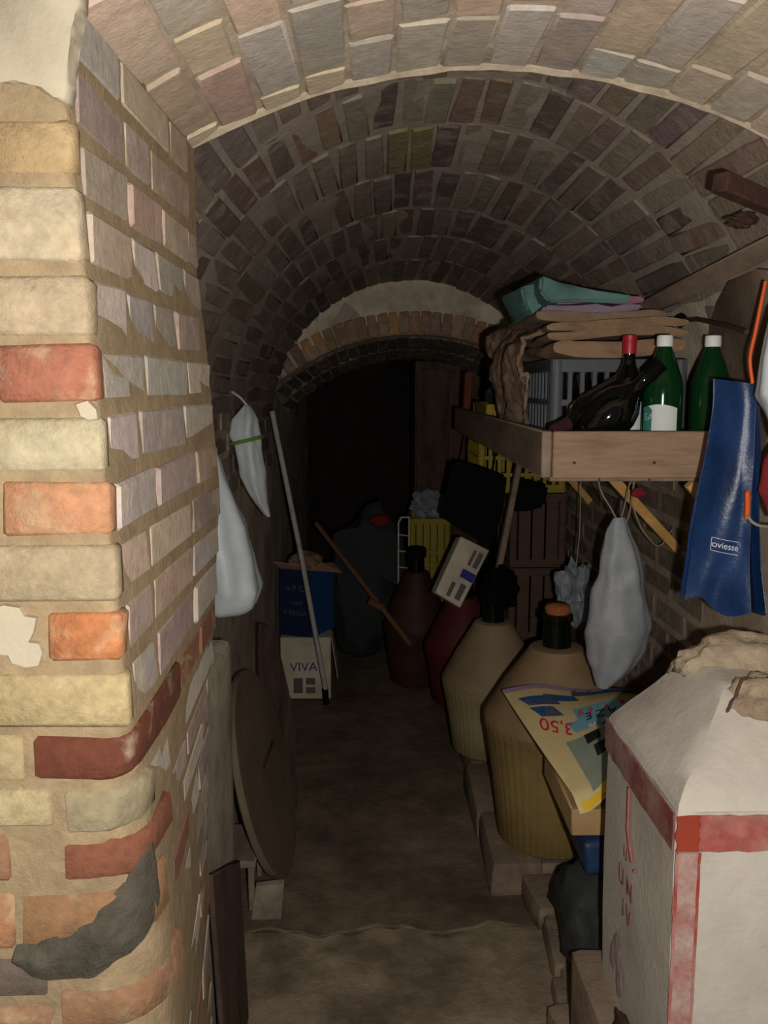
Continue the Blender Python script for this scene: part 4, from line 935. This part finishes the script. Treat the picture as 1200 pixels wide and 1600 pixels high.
# ------------------------------------------------------------------ things in the dark at the end
crate('yellow_crate', 'upper yellow plastic crate of the two standing behind the brown demijohn', .205, .415, 4.60, 4.88, .415, .80, M['crate_yellow'], 4, 4, (.55, .62), 'yellow crates behind the brown demijohn', .014, .034)
crate('yellow_crate', 'lower yellow plastic crate, mostly hidden behind the brown demijohn', .205, .415, 4.60, 4.88, .0, .41, M['crate_yellow'], 4, 4, (.16,), 'yellow crates behind the brown demijohn', .014, .034)
film('clear_plastic_bottles', (.315, 4.73, .858), (.10, .08, .075), M['clear_bag'], 'crumpled clear plastic on top of the yellow crates', 'plastic film', 12, .4)
wr_ = thing('wire_rack', 'small white wire rack beside the yellow crate', 'rack', (.165, 4.52, .0))
for (xa, za, xb, zb) in [(.14, .02, .14, .79), (.195, .02, .195, .82), (.14, .79, .155, .82), (.155, .82, .195, .82)] :
    bm = BM(); tube(bm, [(xa, 4.52, za), (xb, 4.52, zb)], .0045, 6); part('upright', bm, M['white_wire'], wr_)
for k in range(7):
    bm = BM(); z = .22 + k * .085; tube(bm, [(.14, 4.52, z), (.195, 4.52, z - .008)], .003, 6); part('wire', bm, M['white_wire'], wr_)
bm = BM(); lump(bm, (-.03, 4.80, .40), (.195, .18, .43), .20, 1.7, 21, 4, (0, .12, 0), -.92); jitter(bm, .015, 10, 2)
gs = single('grey_sack', bm, M['tarp'], 'big dark grey sack slumped on the floor in the dark end', 'sack', (-.03, 4.80, 0), smooth=60)
bm = BM(); sheet(bm, lambda u, v: (-.20 + .36 * u + .03 * v, 4.64 - .05 * math.sin(PI * u) - .06 * v, .78 - .10 * abs(u - .45) * 1.6 - .26 * v + .02 * nz((u * 4, v * 4, 0), 1)), 24, 14, .01); part('flap', bm, M['tarp'], gs, 60)
bm = BM(); lump(bm, (.045, 4.56, .795), (.055, .05, .035), .25, 2, 5, 3, flat=-.7); single('red_rag', bm, M['red_cloth'], 'dull red rag lying on top of the dark grey sack', 'rag', (.045, 4.56, .77))
bm = BM(); tube(bm, [(-0.2829, 4.5, 0.7917), (0.1841, 4.02, 0.2898)], [.012, .013], 10)
br = single('broom_handle', bm, M['broom'], 'reddish brown stick leaning across the dark grey sack', 'stick', (0.1841, 4.02, 0.2898))
bm = BM(); beam(bm, (-0.0075, 4.19, 0.4635), (0.0601, 4.15, 0.4354), .03, .03); part('end_block', bm, M['broom'], br)

# ------------------------------------------------------------------ left side
lb = thing('hanging_plastic_bag', 'white plastic bag hanging on the left wall right behind the brick jamb', 'bag', (-.37, 2.2, .92))
bm = BM(); hang_bag(bm, [(0, (-.415, 2.18, 1.40), .010, .010), (.15, (-.405, 2.18, 1.32), .028, .035), (.5, (-.375, 2.19, 1.15), .062, .075), (.82, (-.362, 2.20, .99), .084, .09), (.94, (-.365, 2.20, .94), .072, .075), (1, (-.370, 2.20, .925), .045, .05)], .10, 6, 3)
part('bag_body', bm, M['white_bag'], lb, 70)
bm = BM(); tube(bm, curve([(-.415, 2.18, 1.40), (-.425, 2.18, 1.43), (-.45, 2.19, 1.45)], 4), .004, 6); part('bag_handle', bm, M['white_bag'], lb)
gb = thing('hanging_plastic_bag', 'white plastic bag with a green band hanging further along the left wall', 'bag', (-.38, 2.92, 1.05))
bm = BM(); hang_bag(bm, [(0, (-0.4045, 2.92, 1.4339), .010, .01), (.12, (-0.4139, 2.92, 1.3862), .042, .035), (.25, (-0.4192, 2.92, 1.334), .052, .04), (.32, (-0.4073, 2.92, 1.3046), .042, .035), (.6, (-0.3927, 2.92, 1.2033), .042, .036), (.85, (-0.365, 2.92, 1.1117), .022, .03), (1, (-0.3426, 2.92, 1.0666), .007, .012)], .12, 5, 7, crease=.004)
part('bag_body', bm, M['white_bag'], gb, 70)
bm = BM(); c_ = Vector((-0.4112, 2.92, 1.3172)); tube(bm, [c_ + Vector((math.cos(a) * .052, math.sin(a) * .044, .012 * math.cos(a))) for a in [2 * PI * i / 24 for i in range(25)]], .006, 8); part('green_band', bm, M['green'], gb)
bm = BM(); tube(bm, curve([(-0.4046, 2.92, 1.4298), (-0.4263, 2.93, 1.4545), (-0.4581, 2.95, 1.4751)], 4), .004, 6); part('bag_handle', bm, M['white_bag'], gb)
# pole
bm = BM(); tube(bm, [(-0.2113, 3.93, 0.1056), (-0.3127, 3.87, 0.7561), (-0.4211, 3.8, 1.387)], .0115, 12)
pl = single('metal_pole', bm, M['pole'], 'thin dull white pole leaning on the left wall past the boxes', 'pole', (-0.2113, 3.93, 0.1056))
bm = BM(); tube(bm, [(-0.2093, 3.935, 0.036), (-0.2142, 3.93, 0.1117)], .014, 12); part('rubber_foot', bm, M['black'], pl)
# boxes
vb = thing('printed_carton', 'off-white carton printed VIVA under the blue box', 'carton', (-.31, 4.2, 0))
vx0, vx1, vy, vz0, vz1 = -.435, -.195, 4.10, .0, .305
bm = BM(); slab(bm, [(vx0, vy, vz0), (vx1, vy, vz0), (vx1, vy + .2, vz0), (vx0, vy + .2, vz0)], (0, 0, vz1)); bmesh.ops.bevel(bm, geom=bm.edges[:], offset=.004, segments=1, affect='EDGES'); part('body', bm, M['white_card'], vb)
bm = BM(); slab(bm, [(vx1 + .002, vy + .01, .30), (vx1 + .030, vy + .01, .10), (vx1 + .030, vy + .15, .10), (vx1 + .002, vy + .15, .30)], (.003, 0, 0)); part('flap', bm, M['white_card'], vb)
text_mesh('VIVA', .062, plane_fn((-.325, vy - .0005, .158), (1, 0, .02), (0, 0, 1)), 'lettering', M['ink_blue'], vb, .0003, )
def pp(x0_, x1_, z0_, z1_, m, t=vb):
    bm = BM(); box(bm, ((x0_ + x1_) / 2, vy - .001, (z0_ + z1_) / 2), (x1_ - x0_, .0015, z1_ - z0_)); part('printed_patch', bm, m, t)
pp(-.375, -.33, .03, .105, M['ink_grey']); pp(-.315, -.27, .03, .06, M['ink_grey']); pp(-.315, -.27, .072, .105, M['ink_grey'])
ub = thing('blue_carton', 'blue printed carton with open flaps on top of the VIVA carton', 'carton', (-.31, 4.2, .308))
c = [Vector((-.436, 4.14, .308)), Vector((-.285, 4.085, .308)), Vector((-.185, 4.26, .308)), Vector((-.36, 4.32, .308))]
bm = BM(); slab(bm, c, (0, 0, .325)); part('body', bm, M['blue_card'], ub)
n_ = Vector((-.05, -.16, 0)).normalized()
bm = BM(); slab(bm, [c[0] + n_ * .002 + Vector((0, 0, .004)), c[1] + n_ * .002 + Vector((0, 0, .004)), c[1] + n_ * .002 + Vector((0, 0, .322)), c[0] + n_ * .002 + Vector((0, 0, .322))], n_ * .002); part('dark_front', bm, M['navy_card'], ub)
for (t, s, dz) in [('o P C', .042, .235), ('- ioni', .034, .165), ('P REGIA', .034, .115)]:
    text_mesh(t, s, plane_fn((c[0] + c[1]) / 2 + n_ * .0046 + Vector((0, 0, dz)), c[1] - c[0], (0, 0, 1)), 'lettering', M['ink_grey'], ub, .0003)
for q in ([c[0], c[1]], [c[1], c[2]]):
    a, b = q[0] + Vector((0, 0, .326)), q[1] + Vector((0, 0, .326)); o_ = (b - a).cross(Vector((0, 0, 1))).normalized()
    bm = BM(); slab(bm, [a, b, b + o_ * .05 + Vector((0, 0, -.045 if q[0] == c[1] else .03)), a + o_ * .06 + Vector((0, 0, .04))], (0, 0, .003)); part('flap', bm, M['flap_card'], ub)
bm = BM(); lump(bm, (-.32, 4.2, .655), (.08, .09, .05), .4, 2, 3, 3, flat=-.4); single('brown_rag', bm, M['jute_grey'], 'brown rag heaped in the open blue carton', 'rag', (-.32, 4.2, .635))

# round board leaning on the wall
dc = Vector((-0.3342, 2.62, 0.3084)); dn = Vector((.970, -.034, .242)).normalized()
q = dn.to_track_quat('Z', 'Y').to_matrix().to_4x4(); mt = Matrix.Translation(dc) @ q
dk = thing('round_table_top', 'round grey-brown table top leaning on the left wall', 'table top', (dc.x, dc.y, 0))
bm = BM(); lathe(bm, [(0.318 - .004, -.011), (0.318, -.007), (0.318, .007), (0.318 - .004, .011)], 96, mt); part('disc', bm, M['ply'], dk, 15)
tt = Vector((0, 0, 1)).cross(dn).normalized(); up_ = dn.cross(tt)
bm = BM(); box(bm, (0, 0, 0), (.22, .016, .003), bev=.001)
fm = Matrix((tt, up_, dn)).transposed().to_4x4(); fm.translation = dc + dn * .0118 + tt * .05 + up_ * .03
for v in bm.verts: v.co = fm @ v.co
part('slot', bm, M['wood_dark'], dk)
def plank(name, pts, d, m, label, base, cat='board', seed=1):
    bm = BM(); slab(bm, pts, d); bmesh.ops.bevel(bm, geom=bm.edges[:], offset=.003, segments=1, affect='EDGES'); return single(name, bm, m, label, cat, base)
plank('torn_board', [(-.34, 3.02, .015), (-.265, 2.96, .012), (-.262, 2.965, .10), (-.27, 2.97, .21), (-.262, 2.97, .30), (-.285, 2.98, .42), (-.315, 3.0, .55), (-.355, 3.03, .66), (-.40, 3.06, .66), (-.41, 3.06, .3)], (-.006, .018, 0), M['wood_dark'], 'dark torn board standing behind the round table top', (-.33, 3.0, .01))
plank('brown_board', [(-.290, 1.62, .028), (-.290, 1.90, .026), (-.308, 1.94, .40), (-.312, 1.62, .55)], (-.012, 0, 0), M['wood_dark'], 'dark brown board leaning low on the left wall behind the jamb', (-.30, 1.9, .026))
bm = BM(); beam(bm, (-0.351, 2.1843, 0.026), (-0.3533, 2.16, 0.2758), .012, .010, up=(1, 0, 0)); single('thin_lath', bm, M['wood_grey'], 'thin pale lath standing upright beside the low wooden stool', 'lath', (-0.351, 2.1843, 0.026))
M['tile'] = mat('chipped_pale_tile', (140, 130, 114), var=.2, scale=9, bump=.3, col2=(96, 86, 74), amt=.5)
so = thing('low_stool', 'low wooden stool with a pale worn side under the round table top', 'stool', (-.33, 2.42, .0))
bm = BM(); box(bm, (-.385, 2.46, .150), (.11, .22, .022), bev=.004); part('seat', bm, M['wood_grey'], so)
for (x, y) in ((-.425, 2.37), (-.345, 2.37), (-.425, 2.55), (-.345, 2.55)):
    bm = BM(); box(bm, (x, y, .075), (.018, .022, .145), bev=.003); part('leg', bm, M['wood_grey'], so)
bm = BM(); slab(bm, [(-0.3447, 2.335, -0.0127), (-0.2614, 2.335, -0.0293), (-0.251, 2.36, 0.0889), (-0.3315, 2.36, 0.0798)], (0, .015, .004)); single('white_tile', bm, M['tile'], 'pale chipped tile leaning at the foot of the low stool', 'tile', (-0.3031, 2.335, -0.0249))
